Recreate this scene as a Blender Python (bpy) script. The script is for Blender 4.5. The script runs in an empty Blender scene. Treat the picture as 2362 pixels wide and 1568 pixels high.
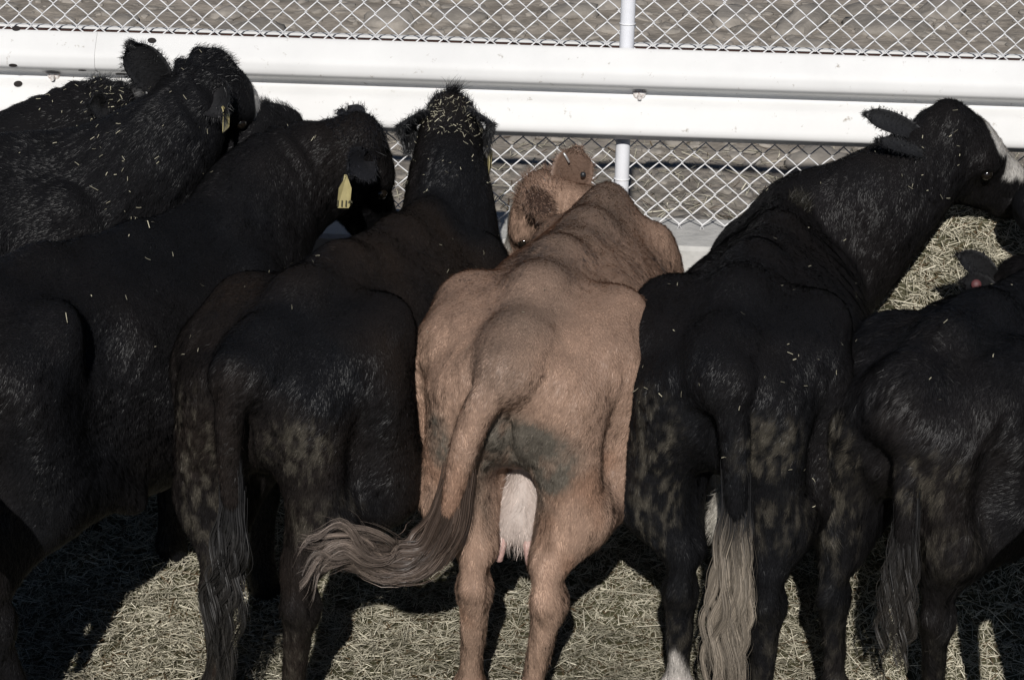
import bpy, math, random
import numpy as np
from mathutils import Vector, Matrix

# ------------------------------------------------------------------ camera, sky, sun
SC = bpy.context.scene
COL = SC.collection
RES_X, RES_Y = 1024, 679
F_PX = 2600.0
CAM_H = 3.53
PITCH = 22.0
ROLL = 1.2
cam_data = bpy.data.cameras.new('camera')
cam_data.sensor_width = 36.0
cam_data.lens = 36.0 * F_PX / 1024.0
cam_data.clip_start = 0.1
cam_data.clip_end = 500.0
cam = bpy.data.objects.new('camera', cam_data)
COL.objects.link(cam)
CAM_R = (Matrix.Rotation(math.radians(90 - PITCH), 3, 'X') @ Matrix.Rotation(math.radians(ROLL), 3, 'Z'))
cam.matrix_world = Matrix.Translation((0, 0, CAM_H)) @ CAM_R.to_4x4()
SC.camera = cam
SC.render.resolution_x, SC.render.resolution_y = RES_X, RES_Y

SUN_EL = math.radians(32.5)
SUN_AZ = math.radians(3.0)          # light travels towards +Y, a little to the right
world = bpy.data.worlds.new('World')
SC.world = world
world.use_nodes = True
nt = world.node_tree
sky = nt.nodes.new('ShaderNodeTexSky')
sky.sky_type = 'NISHITA'
sky.sun_disc = False
sky.altitude = 2000.0
sky.air_density = 0.6
sky.dust_density = 0.2
sky.sun_elevation = SUN_EL
sky.sun_rotation = math.radians(180.0) + SUN_AZ
nt.links.new(sky.outputs[0], nt.nodes['Background'].inputs[0])
nt.nodes['Background'].inputs[1].default_value = 0.05
sun_data = bpy.data.lights.new('sun', 'SUN')
sun_data.energy = 5.0
sun_data.angle = math.radians(0.5)
sun_data.color = (1.0, 0.965, 0.92)
sun = bpy.data.objects.new('sun', sun_data)
COL.objects.link(sun)
ldir = Vector((math.sin(SUN_AZ) * math.cos(SUN_EL), math.cos(SUN_AZ) * math.cos(SUN_EL), -math.sin(SUN_EL)))
sun.rotation_euler = ldir.to_track_quat('-Z', 'Y').to_euler()
sun.location = (-1, -6, 9)
SC.view_settings.view_transform = 'Standard'
SC.view_settings.look = 'None'
SC.view_settings.gamma = 1.0
SC.view_settings.exposure = -0.12
SC.cycles.max_bounces = 5

rng = np.random.default_rng(7)
R = math.radians
K = 1024.0 / 2362.0


def ray(px, py):
    v = CAM_R @ Vector(((px * K - 512.0) / F_PX, -(py * K - 339.5) / F_PX, -1.0))
    return v


def at(px, py, Y):
    v = ray(px, py)
    t = Y / v.y
    return Vector((v.x * t, Y, CAM_H + v.z * t))


def atz(px, py, z):
    v = ray(px, py)
    t = (z - CAM_H) / v.z
    return Vector((v.x * t, v.y * t, z))


# ------------------------------------------------------------------ helpers
def tag(o, label=None, cat=None, group=None, kind=None):
    if label: o['label'] = label
    if cat: o['category'] = cat
    if group: o['group'] = group
    if kind: o['kind'] = kind
    return o


def empty(name, loc=(0, 0, 0), rz=0.0):
    o = bpy.data.objects.new(name, None)
    o.empty_display_size = 0.2
    COL.objects.link(o)
    o.location = loc
    o.rotation_euler = (0, 0, rz)
    return o


def mesh_obj(name, V, faces_list, mat, parent=None, cols=None, smooth=True, normals=None):
    """faces_list: list of int arrays (n x k)"""
    me = bpy.data.meshes.new(name)
    V = np.asarray(V, dtype=np.float32)
    me.vertices.add(len(V))
    me.vertices.foreach_set('co', V.ravel())
    fl = [np.asarray(f, dtype=np.int32) for f in faces_list if len(f)]
    loops = np.concatenate([f.ravel() for f in fl])
    sizes = np.concatenate([np.full(len(f), f.shape[1], dtype=np.int32) for f in fl])
    starts = np.concatenate([[0], np.cumsum(sizes)[:-1]]).astype(np.int32)
    me.loops.add(len(loops))
    me.loops.foreach_set('vertex_index', loops)
    me.polygons.add(len(sizes))
    me.polygons.foreach_set('loop_start', starts)
    me.polygons.foreach_set('loop_total', sizes)
    me.update(calc_edges=True)
    me.polygons.foreach_set('use_smooth', np.full(len(sizes), smooth))
    if cols is not None:
        a = me.color_attributes.new('Col', 'FLOAT_COLOR', 'POINT')
        c = np.ones((len(V), 4), dtype=np.float32)
        c[:, :3] = cols
        a.data.foreach_set('color', c.ravel())
    if normals is not None:
        me.normals_split_custom_set_from_vertices(normals.tolist())
    me.materials.append(mat)
    o = bpy.data.objects.new(name, me)
    COL.objects.link(o)
    if parent: o.parent = parent
    return o


class MB:
    """collects simple shapes into one mesh"""
    def __init__(s):
        s.v = []; s.q = []; s.t = []; s.n = 0

    def add(s, V, quads=None, tris=None):
        V = np.asarray(V, dtype=float).reshape(-1, 3)
        if quads is not None and len(quads): s.q.append(np.asarray(quads) + s.n)
        if tris is not None and len(tris): s.t.append(np.asarray(tris) + s.n)
        s.v.append(V); s.n += len(V)

    def box(s, lo, hi):
        x0, y0, z0 = lo; x1, y1, z1 = hi
        s.add([(x0,y0,z0),(x1,y0,z0),(x1,y1,z0),(x0,y1,z0),(x0,y0,z1),(x1,y0,z1),(x1,y1,z1),(x0,y1,z1)],
              [(0,3,2,1),(4,5,6,7),(0,1,5,4),(1,2,6,5),(2,3,7,6),(3,0,4,7)])

    def tube(s, pts, rad, seg=8, cap=True, ref=None):
        P = np.asarray(pts, dtype=float)
        n = len(P)
        rad = np.full(n, rad) if np.isscalar(rad) else np.asarray(rad)
        T = np.gradient(P, axis=0)
        T /= np.linalg.norm(T, axis=1)[:, None] + 1e-12
        if ref is not None: ref = np.array(ref, float)
        else: ref = np.array([0.0, 0.0, 1.0]) if abs(T[0][2]) < 0.8 else np.array([1.0, 0, 0])
        U = np.cross(T, ref); U /= np.linalg.norm(U, axis=1)[:, None] + 1e-12
        W = np.cross(T, U)
        a = np.linspace(0, 2 * np.pi, seg, endpoint=False)
        V = P[:, None, :] + rad[:, None, None] * (np.cos(a)[None, :, None] * U[:, None, :] + np.sin(a)[None, :, None] * W[:, None, :])
        i = np.arange(n - 1)[:, None] * seg; j = np.arange(seg)[None, :]; k = (j + 1) % seg
        q = np.stack([i + j, i + k, i + seg + k, i + seg + j], -1).reshape(-1, 4)
        V = V.reshape(-1, 3)
        t = []
        if cap:
            V = np.vstack([V, P[0], P[-1]])
            c0, c1 = n * seg, n * seg + 1
            for m in range(seg):
                t.append((c0, (m + 1) % seg, m)); t.append((c1, (n - 1) * seg + m, (n - 1) * seg + (m + 1) % seg))
        s.add(V, q, t)

    def build(s, name, mat, parent=None, smooth=False, cols=None):
        return mesh_obj(name, np.vstack(s.v), [np.vstack(x) for x in (s.q, s.t) if len(x)], mat, parent, cols, smooth)


def autosmooth(o, ang=40):
    me = o.data
    me.polygons.foreach_set('use_smooth', np.ones(len(me.polygons), dtype=bool))
    me.set_sharp_from_angle(angle=R(ang))
    return o


_lat = np.random.default_rng(3).random((32, 32, 32))


def vnoise(p, f=1.0):
    p = np.asarray(p) * f + 100.37
    i = np.floor(p).astype(int); t = p - i; t = t * t * (3 - 2 * t)
    r = 0
    for dx in (0, 1):
        for dy in (0, 1):
            for dz in (0, 1):
                w = (t[..., 0] if dx else 1 - t[..., 0]) * (t[..., 1] if dy else 1 - t[..., 1]) * (t[..., 2] if dz else 1 - t[..., 2])
                r = r + w * _lat[(i[..., 0] + dx) % 32, (i[..., 1] + dy) % 32, (i[..., 2] + dz) % 32]
    return r


def fbm(p, f=1.0, o=4):
    return sum(vnoise(p, f * 2 ** k) * 0.5 ** (k + 1) for k in range(o)) / (1 - 0.5 ** o)


def sstep(a, b, x):
    t = np.clip((x - a) / (b - a + 1e-12), 0, 1)
    return t * t * (3 - 2 * t)


# ------------------------------------------------------------------ materials
def mat(name, base=(0.5, 0.5, 0.5), rough=0.6, spec=0.5, metal=0.0, attr=False, var=0.0, vscale=8.0, bump=0.0, bscale=30.0,
        sheen=0.0, sheen_tint=(1, 1, 1), spots=None, stretch=None):
    m = bpy.data.materials.new(name)
    m.use_nodes = True
    n = m.node_tree.nodes; l = m.node_tree.links
    b = n['Principled BSDF']
    b.inputs['Roughness'].default_value = rough
    b.inputs['Specular IOR Level'].default_value = spec
    b.inputs['Metallic'].default_value = metal
    b.inputs['Base Color'].default_value = (*base, 1)
    if sheen:
        b.inputs['Sheen Weight'].default_value = sheen
        b.inputs['Sheen Roughness'].default_value = 0.35
        b.inputs['Sheen Tint'].default_value = (*sheen_tint, 1)
    tc = n.new('ShaderNodeTexCoord')
    src = tc.outputs['Object']
    if stretch:
        mp = n.new('ShaderNodeMapping'); mp.inputs['Scale'].default_value = stretch
        l.new(src, mp.inputs[0]); src = mp.outputs[0]
    c = None
    if attr:
        a = n.new('ShaderNodeVertexColor'); a.layer_name = 'Col'
        c = a.outputs[0]
    if var:
        t = n.new('ShaderNodeTexNoise'); t.inputs['Scale'].default_value = vscale; t.inputs['Detail'].default_value = 6
        t.inputs['Roughness'].default_value = 0.65
        l.new(src, t.inputs[0])
        r = n.new('ShaderNodeMapRange')
        r.inputs[1].default_value = 0.3; r.inputs[2].default_value = 0.7
        r.inputs[3].default_value = 1 - var; r.inputs[4].default_value = 1 + var
        l.new(t.outputs[0], r.inputs[0])
        mx = n.new('ShaderNodeMix'); mx.data_type = 'RGBA'; mx.blend_type = 'MULTIPLY'; mx.inputs[0].default_value = 1
        if c: l.new(c, mx.inputs[6])
        else: mx.inputs[6].default_value = (*base, 1)
        l.new(r.outputs[0], mx.inputs[7]); c = mx.outputs[2]
    if spots:
        scol, scale, lo, hi = spots
        t = n.new('ShaderNodeTexNoise'); t.inputs['Scale'].default_value = scale; t.inputs['Detail'].default_value = 8
        t.inputs['Roughness'].default_value = 0.7
        l.new(tc.outputs['Object'], t.inputs[0])
        r = n.new('ShaderNodeMapRange'); r.inputs[1].default_value = lo; r.inputs[2].default_value = hi
        l.new(t.outputs[0], r.inputs[0])
        mx = n.new('ShaderNodeMix'); mx.data_type = 'RGBA'
        l.new(r.outputs[0], mx.inputs[0])
        if c: l.new(c, mx.inputs[6])
        else: mx.inputs[6].default_value = (*base, 1)
        mx.inputs[7].default_value = (*scol, 1); c = mx.outputs[2]
    if c: l.new(c, b.inputs['Base Color'])
    if bump:
        t = n.new('ShaderNodeTexNoise'); t.inputs['Scale'].default_value = bscale; t.inputs['Detail'].default_value = 6
        l.new(src, t.inputs[0])
        bp = n.new('ShaderNodeBump'); bp.inputs['Strength'].default_value = bump; bp.inputs['Distance'].default_value = 0.01
        l.new(t.outputs[0], bp.inputs['Height']); l.new(bp.outputs[0], b.inputs['Normal'])
    return m


M_COAT = mat('short_coat', attr=True, rough=0.50, spec=0.28)
M_UNDER = mat('undercoat', attr=True, rough=0.85, spec=0.1, bump=0.5, bscale=220, stretch=(1, 1, .35))
M_HAIR = mat('long_hair', attr=True, rough=0.5, spec=0.4)
M_SKIN = mat('bare_skin', attr=True, rough=0.55, spec=0.4, bump=0.3, bscale=90)
M_EYE = mat('dark_eye', (0.01, 0.008, 0.006), rough=0.08)
M_TAG = mat('yellow_plastic', (0.36, 0.31, 0.15), rough=0.5, var=0.15, vscale=20, spots=((0.25, 0.2, 0.09), 60, 0.55, 0.8))
M_INK = mat('tag_ink', (0.05, 0.045, 0.025), rough=0.7)
M_RED = mat('red_plastic', (0.075, 0.02, 0.022), rough=0.6)
M_DARKTAG = mat('dark_plastic', (0.015, 0.017, 0.02), rough=0.4)
M_CLIP = mat('metal_clip', (0.6, 0.6, 0.6), rough=0.4, metal=0.6)
M_RAIL = mat('white_painted_steel', (0.64, 0.64, 0.635), rough=0.65, spec=0.25, var=0.07, vscale=2.0, spots=((0.30, 0.27, 0.23), 30, 0.62, 0.72), bump=0.15, bscale=5)
M_HOLE = mat('hole_dark', (0.012, 0.009, 0.008), rough=0.9)
M_BOLT = mat('painted_bolt', (0.66, 0.64, 0.62), rough=0.5, spots=((0.22, 0.10, 0.06), 120, 0.5, 0.65))
M_RUST = mat('rust', (0.035, 0.014, 0.010), rough=0.9, var=0.4, vscale=40)
M_WIRE = mat('galvanised_wire', (0.70, 0.70, 0.71), rough=0.45, spec=0.5, var=0.12, vscale=40)
M_POST = mat('painted_pipe', (0.70, 0.71, 0.75), rough=0.42, spec=0.5, var=0.06, vscale=10, spots=((0.30, 0.29, 0.29), 60, 0.66, 0.75))
M_CONC = mat('concrete', (0.44, 0.435, 0.42), rough=0.9, spec=0.2, var=0.14, vscale=9, bump=0.4, bscale=40, spots=((0.3, 0.29, 0.27), 35, 0.62, 0.72))
M_DIRT = mat('dirt', (0.27, 0.24, 0.205), rough=0.95, spec=0.15, var=0.4, vscale=6, bump=0.9, bscale=28)
M_STONE = mat('field_stone', attr=True, rough=0.9, spec=0.2, var=0.2, vscale=12, bump=0.5, bscale=30)
M_STRAW = mat('straw', attr=True, rough=0.6, spec=0.25)

# ------------------------------------------------------------------ ground
FENCE_Y0 = 7.80
YAW = R(-2.2)                 # the right end stands a little closer


def fence_empty(name, dy=0.0):
    return empty(name, (0, FENCE_Y0 + dy, 0), YAW)


def ground_h(x, y):
    p = np.stack([x, y, x * 0], -1)
    h = (fbm(p, 2.3, 5) - 0.5) * 0.07 + (fbm(p, 9.0, 3) - 0.5) * 0.03
    h = h * sstep(8.1, 8.6, y) + 0.0
    return h


def build_ground():
    xs = np.unique(np.concatenate([np.linspace(-60, -3.5, 30), np.linspace(-3.5, 3.5, 240), np.linspace(3.5, 60, 30)]))
    ys = np.unique(np.concatenate([np.linspace(-10, 4.5, 20), np.linspace(4.5, 8.5, 60), np.linspace(8.5, 16, 260), np.linspace(16, 150, 40)]))
    X, Y = np.meshgrid(xs, ys)
    Z = ground_h(X, Y)
    V = np.stack([X, Y, Z], -1).reshape(-1, 3)
    nx, ny = len(xs), len(ys)
    i = np.arange(ny - 1)[:, None] * nx + np.arange(nx - 1)[None, :]
    q = np.stack([i, i + 1, i + nx + 1, i + nx], -1).reshape(-1, 4)
    g = mesh_obj('ground', V, [q], M_DIRT)
    tag(g, 'dry grey brown dirt ground of the pen and beyond the fence', 'ground', kind='structure')


build_ground()


def rot_to(n):
    n = Vector(n).normalized()
    return np.array(n.to_track_quat('Z', 'Y').to_matrix())


def build_stones():
    mb = MB(); cols = []
    # an icosphere template from a cube-sphere
    u = np.linspace(-1, 1, 7)
    tmpl = []; tq = []
    base = 0
    for ax in range(3):
        for sg in (-1, 1):
            A, B = np.meshgrid(u, u)
            P = np.zeros((49, 3)); P[:, ax] = sg; P[:, (ax + 1) % 3] = A.ravel(); P[:, (ax + 2) % 3] = B.ravel()
            tmpl.append(P)
            for a in range(6):
                for b in range(6):
                    k = base + a * 7 + b
                    tq.append((k, k + 1, k + 8, k + 7) if sg > 0 else (k, k + 7, k + 8, k + 1))
            base += 49
    T = np.vstack(tmpl); T = T / np.linalg.norm(T, axis=1)[:, None]
    for k in range(3000):
        y = rng.uniform(9.6, 14.6); x = rng.uniform(-3.4, 3.4)
        big = rng.random() < (0.05 if y > 11.5 else 0.012)
        r = rng.uniform(0.07, 0.17) if big else rng.uniform(0.01, 0.045)
        P = T + (fbm(T * 1.0 + rng.random(3) * 30, 1.4, 2)[:, None] - 0.5) * 0.9 * T
        P = P * np.array([r * rng.uniform(0.8, 1.5), r * rng.uniform(0.6, 1.1), r * rng.uniform(0.3, 0.6)])
        a = rng.uniform(0, 6.28)
        c, s = math.cos(a), math.sin(a)
        P = P @ np.array([[c, s, 0], [-s, c, 0], [0, 0, 1]])
        tl = rng.uniform(-0.12, 0.12)
        P[:, 2] += P[:, 0] * tl
        P += np.array([x, y, float(ground_h(np.array([x]), np.array([y]))[0]) - r * 0.08])
        mb.add(P, tq)
        g = rng.uniform(0.19, 0.27)
        cols.append(np.tile([g * 1.06, g * .97, g * 0.86], (len(P), 1)))
    o = mb.build('stones', M_STONE, smooth=True, cols=np.vstack(cols))
    tag(o, 'flat grey stones lying in the dirt beyond the fence', 'stones', kind='stuff')


build_stones()


# ------------------------------------------------------------------ straw
def hay_h(x, y):
    fy = FENCE_Y0 - 0.3 + np.tan(YAW) * x
    # heap banked against the feed wall on the right
    d = fy - y
    heap = sstep(.80, 1.15, x) * np.clip(0.98 - np.clip(d, 0, 9) * 0.72, 0, 1)
    low = 0.25 * sstep(1.2, 0.0, d)
    p = np.stack([x, y, x * 0], -1)
    return np.maximum(heap, low) + (fbm(p, 2.0, 3) - 0.5) * 0.07 + (fbm(p, 9.0, 2) - 0.5) * 0.04 + 0.03


def blades(C, D, L, W, N, bend):
    """one bent straw per row: centre, direction, length, width, normal; 2 segments"""
    S = np.cross(D, N); S /= np.linalg.norm(S, axis=1)[:, None] + 1e-9
    a = C - D * L[:, None] / 2; b = C + N * (bend * L)[:, None]; c = C + D * L[:, None] / 2
    w = (W / 2)[:, None]
    V = np.stack([a - S * w, a + S * w, b - S * w, b + S * w, c - S * w, c + S * w], 1).reshape(-1, 3)
    i = np.arange(len(C))[:, None] * 6
    q = np.concatenate([i + np.array([[0, 1, 3, 2]]), i + np.array([[2, 3, 5, 4]])])
    return V, q


def straw_cols(n):
    t = rng.random(n)[:, None]; u = rng.random(n)[:, None]
    c = (1 - t) * np.array([0.19, 0.177, 0.125]) + t * np.array([0.61, 0.565, 0.445])
    c = np.where(u < 0.10, np.array([0.10, 0.065, 0.035]), c)
    c = np.where(u > 0.95, np.array([0.66, 0.62, 0.50]), c)
    return c * rng.uniform(0.75, 1.15, (n, 1))


def build_hay():
    xs = np.linspace(-2.6, 2.8, 200); ys = np.linspace(4.4, 7.52, 130)
    X, Y = np.meshgrid(xs, ys)
    Z = hay_h(X, Y)
    V = np.stack([X, Y + X * math.tan(YAW) * 0, Z - 0.005], -1).reshape(-1, 3)
    nx, ny = len(xs), len(ys)
    i = np.arange(ny - 1)[:, None] * nx + np.arange(nx - 1)[None, :]
    q0 = np.stack([i, i + 1, i + nx + 1, i + nx], -1).reshape(-1, 4)
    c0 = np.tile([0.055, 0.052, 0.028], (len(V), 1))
    n = 230000
    x = rng.uniform(-2.4, 2.6, n); y = rng.uniform(4.6, 7.50, n)
    z = hay_h(x, y)
    e = 0.02
    nx_ = -(hay_h(x + e, y) - z) / e; ny_ = -(hay_h(x, y + e) - z) / e
    N = np.stack([nx_, ny_, np.ones(n)], -1); N /= np.linalg.norm(N, axis=1)[:, None]
    layer = rng.random(n) ** 1.5
    C = np.stack([x, y, z], -1) + N * (layer * (0.012 + .03 * fbm(np.stack([x, y, z * 0], -1), 7, 2)))[:, None]
    a = rng.uniform(0, 2 * np.pi, n) + (fbm(np.stack([x, y, z * 0], -1), 1.5, 2) - .5) * 3
    D = np.stack([np.cos(a), np.sin(a), rng.normal(0, 0.22, n)], -1)
    D -= N * (np.sum(D * N, 1) * 0.8)[:, None]
    D /= np.linalg.norm(D, axis=1)[:, None]
    L = rng.uniform(0.013, 0.050, n) * np.where(rng.random(n) < 0.06, 2.8, 1)
    W = rng.uniform(0.0010, 0.0025, n)
    NN = N + rng.normal(0, 0.35, (n, 3)); NN /= np.linalg.norm(NN, axis=1)[:, None]
    V1, q1 = blades(C, D, L, W, NN, rng.normal(0, 0.06, n))
    shade = straw_cols(n) * (.62 + .76 * fbm(np.stack([x, y, z * 0], -1), 2.6, 3))[:, None]
    o = mesh_obj('hay', np.vstack([V, V1]), [np.vstack([q0, q1 + len(V)])], M_STRAW, None, np.vstack([c0, np.repeat(shade, 6, 0)]), smooth=False)
    tag(o, 'loose pale green hay strewn over the pen floor under the cattle', 'hay', kind='stuff')
    # sparse dry stalks beyond the fence
    n = 9000
    x = rng.uniform(-3.2, 3.2, n); y = 9.4 + rng.random(n) ** 1.8 * 3.2
    z = ground_h(x, y) + 0.012
    a = rng.uniform(0, 6.28, n)
    D = np.stack([np.cos(a), np.sin(a), rng.normal(0, 0.12, n)], -1); D /= np.linalg.norm(D, axis=1)[:, None]
    NN = np.tile([0, 0, 1.0], (n, 1)) + rng.normal(0, 0.3, (n, 3)); NN /= np.linalg.norm(NN, axis=1)[:, None]
    V1, q1 = blades(np.stack([x, y, z], -1), D, rng.uniform(0.03, 0.16, n), rng.uniform(0.002, 0.005, n), NN, rng.normal(0, 0.1, n))
    o = mesh_obj('dry_grass', V1, [q1], M_STRAW, None, np.repeat(straw_cols(n) * 0.9, 6, 0), smooth=False)
    tag(o, 'dead grass stalks scattered over the dirt beyond the mesh', 'dry grass', kind='stuff')


build_hay()

# ------------------------------------------------------------------ feed wall, fence, rail
KERB = 0.78


def sheet(mb, prof, x0, x1, n=2):
    """extrude an open (y, z) profile along x as a closed thin sheet"""
    P = np.asarray(prof, dtype=float)
    T = np.gradient(P, axis=0); T /= np.linalg.norm(T, axis=1)[:, None]
    Nn = np.stack([-T[:, 1], T[:, 0]], -1) * 0.003
    loop = np.vstack([P, (P + Nn)[::-1]])
    m = len(loop)
    xs = np.linspace(x0, x1, n)
    V = np.concatenate([np.column_stack([np.full(m, x), loop]) for x in xs])
    q = []
    for k in range(n - 1):
        for j in range(m):
            j2 = (j + 1) % m
            q.append((k * m + j, k * m + j2, (k + 1) * m + j2, (k + 1) * m + j))
    mb.add(V, q)


def build_wall():
    e = fence_empty('feed_wall')
    mb = MB()
    # bevelled cross-section extruded along the fence
    prof = [(-0.17, 0.0), (-0.17, KERB - 0.012), (-0.158, KERB), (0.10, KERB), (0.112, KERB - 0.012), (0.112, 0.0)]
    m = len(prof)
    xs = np.linspace(-4.5, 4.5, 40)
    V = []
    for x in xs:
        for (y, z) in prof: V.append((x, y + 0.002 * math.sin(x * 9), z + 0.002 * math.sin(x * 5 + 1)))
    q = [(k * m + j, (k + 1) * m + j, (k + 1) * m + j + 1, k * m + j + 1) for k in range(39) for j in range(m - 1)]
    mb.add(V, q, [])
    o = mb.build('concrete_body', M_CONC, e); autosmooth(o, 30)
    # poured-on front lip lower down
    mb = MB(); mb.box((-4.5, -0.20, 0.0), (4.5, -0.172, KERB - 0.09))
    mb.build('form_ledge', M_CONC, e)
    tag(e, 'pale low concrete wall the wire fence stands on', 'wall')


build_wall()


def build_fence():
    e = fence_empty('chain_link_fence')
    W, H = 0.0358, 0.0690
    top = 1.90
    mb = MB()
    n_w = int(6.4 / W)
    nz = int((top - 0.01 - KERB) / (H / 2))
    for k in range(n_w):
        x0 = -3.2 + k * W
        z = KERB + 0.012 + np.arange(nz + 1) * H / 2
        zig = ((np.arange(nz + 1) + k) % 2).astype(float)
        # rounded elbows: three points round each bend
        pts = []
        for j in range(nz + 1):
            xx = x0 + (zig[j] * 1.0) * W + (0.004 if zig[j] else -0.004) * 0.5
            yy = 0.0022 * (1 if zig[j] else -1)
            pts.append((xx, yy, z[j]))
            if j < nz:
                sgn = 1 if zig[j + 1] > zig[j] else -1
                sag = 0.0022 * math.sin(k * 1.7 + j * 0.9)
                pts.append((xx + sgn * W * 0.5, 0.0, z[j] + H / 4 - 0.002 + sag * 0.5))
        wob = 0.0022 * math.sin(k * 2.1)
        P = np.array(pts); P[:, 0] += wob * np.sin(P[:, 2] * 9)
        mb.tube(P, 0.0024, 6, cap=False, ref=(0, 1, 0))
        for sx in (-1, 1):
            xb = x0 + zig[0] * W
            mb.tube([(xb, 0, z[0]), (xb + sx * 0.008, 0.003 * sx, z[0] - 0.018)], 0.0025, 6, cap=False)
    w = mb.build('wire_mesh', M_WIRE, e, smooth=True)
    mb = MB(); mb.tube([(-4.2, 0.0, top + 0.02), (4.2, 0.0, top + 0.02)], 0.024, 12)
    mb.build('top_rail', M_POST, e, smooth=True)
    px = at(1437, 350, FENCE_Y0 - 0.03).x
    for x in (px - 3.0, px, px + 3.0):
        mb = MB()
        mb.tube([(x, -0.0285, KERB - 0.002), (x, -0.0285, KERB + 0.2), (x, -0.0285, 1.5), (x, -0.0285, top)], 0.0225, 20)
        p = mb.build('post', M_POST, e); autosmooth(p, 50)
        mb = MB()
        for zz in (0.95, 1.45, 1.80):
            a = np.linspace(-0.3, math.pi + 0.3, 9)
            mb = MB(); mb.tube([(x + 0.0245 * math.cos(t), -0.0285 - 0.0245 * math.sin(t), zz) for t in a], 0.0018, 5)
            mb.build('tie_wire', M_WIRE, p, smooth=True)
    tag(e, 'silver diamond wire mesh fence behind the white rail', 'fence')


build_fence()

# W-beam: (towards camera is negative y), z from the lower edge
RB = 1.096           # lower edge height
WB = [(-0.022, 0.0), (-0.030, 0.004), (-0.083, 0.034), (-0.0855, 0.046), (-0.083, 0.060), (-0.048, 0.118), (-0.010, 0.140), (-0.004, 0.150),
      (-0.004, 0.162), (-0.010, 0.172), (-0.070, 0.197), (-0.083, 0.208), (-0.0855, 0.222), (-0.083, 0.252), (-0.030, 0.308), (-0.022, 0.312)]


def fine_profile():
    P = np.array(WB)
    P[:, 0] -= 0.055
    P[:, 1] *= 0.915
    # resample with a light smoothing
    out = []
    for i in range(len(P) - 1):
        for t in np.linspace(0, 1, 5, endpoint=False): out.append(P[i] * (1 - t) + P[i + 1] * t)
    out.append(P[-1])
    Q = np.array(out)
    for _ in range(2): Q[1:-1] = (Q[:-2] + 2 * Q[1:-1] + Q[2:]) / 4
    Q[:, 1] += RB
    return Q


PROF = fine_profile()


def prof_y(z):
    i = np.argsort(PROF[:, 1])
    return float(np.interp(z, PROF[i, 1], PROF[i, 0]))


def disc(mb, x, z, rx, rz, off=0.0012, seg=20):
    """an oval lying on the rail's face at height z"""
    y = prof_y(z); dy = (prof_y(z + 0.004) - prof_y(z - 0.004)) / 0.008
    t = Vector((0, dy, 1)).normalized(); n = Vector((0, -1, dy)).normalized()
    c = Vector((x, y, z)) + n * off
    V = [c]
    for k in range(seg):
        a = 2 * math.pi * k / seg
        V.append(c + Vector((1, 0, 0)) * (rx * math.cos(a)) + t * (rz * math.sin(a)))
    # a flat fan without any depth
    mb.add([tuple(v) for v in V], None, [(0, k + 1, (k + 1) % seg + 1) for k in range(seg)])


def build_rail():
    e = fence_empty('guard_rail')
    xs0, xs1 = -4.2, 4.2
    lap = at(222, 170, FENCE_Y0 - 0.1).x
    mb = MB(); sheet(mb, PROF, lap - 0.01, xs1, 30)
    b = mb.build('beam', M_RAIL, e); autosmooth(b, 60)
    P2 = PROF.copy(); P2[:, 0] -= 0.0045
    mb = MB(); sheet(mb, P2, xs0, lap, 12)
    b2 = mb.build('beam', M_RAIL, e); autosmooth(b2, 60)
    # splice bolt holes as flat discs, the shade inside painted dark
    def loc(px, py):
        return at(px, py, FENCE_Y0 - 0.09 + 0.0)
    for (px, py, rx, rz, d) in ((30, 83, 0.0135, 0.009, 1), (350, 103, 0.0135, 0.009, 1), (37, 209, 0.0135, 0.012, 1), (186, 216, 0.0135, 0.010, 1), (352, 228, 0.013, 0.011, 0),
                             (33, 149, 0.0135, 0.006, 1), (193, 157, 0.0135, 0.005, 1), (114, 170, 0.030, 0.011, 1), (280, 183, 0.028, 0.009, 0)):
        q = loc(px, py)
        z = q.z
        mb = MB(); disc(mb, q.x, z, rx, rz, off=0.0095 if d else 0.005)
        mb.build('bolt_hole_disc', M_HOLE, e)
    for (px, py) in ((114, 170), (1477, 226)):
        q = loc(px, py)
        z = RB + 0.143
        mb = MB()
        a = np.linspace(0, 1, 6)
        y0 = prof_y(z) - .006
        # domed head with a square washer and a shank stub
        mb.tube([(q.x, y0 - 0.001, z), (q.x, y0 - 0.007, z), (q.x, y0 - 0.012, z), (q.x, y0 - 0.0145, z)], [0.020, 0.019, 0.014, 0.004], 18)
        mb.tube([(q.x, y0 - 0.010, z - 0.002), (q.x + 0.001, y0 - 0.034, z - 0.006)], [0.007, 0.006], 10)
        bo = mb.build('bolt', M_BOLT, e); autosmooth(bo, 50)
        mb = MB(); disc(mb, q.x, z + 0.016, 0.024, 0.009, off=0.0095)
        mb.build('rust_stain', M_RUST, bo)
    tag(e, 'white painted corrugated steel rail running along the fence', 'rail')
    # the flat rail on the far side of the mesh
    e2 = fence_empty('backing_rail')
    mb = MB(); sheet(mb, [(0.03, RB + 0.02), (0.045, RB + 0.1), (0.05, RB + 0.2), (0.05, RB + 0.262)], -4.2, 4.2, 4)
    mb.build('web', M_RUST, e2)
    mb = MB(); mb.box((-4.2, 0.042, RB + 0.2625), (4.2, 0.060, RB + 0.270))
    mb.build('top_edge', M_RAIL, e2)
    tag(e2, 'rusty backing rail with a thin white edge behind the mesh', 'rail')


build_rail()


# ------------------------------------------------------------------ cattle: smooth-union solid -> surface nets
def s_min(a, b, k):
    h = np.maximum(k - np.abs(a - b), 0) / k
    return np.minimum(a, b) - h * h * k * 0.25


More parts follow.
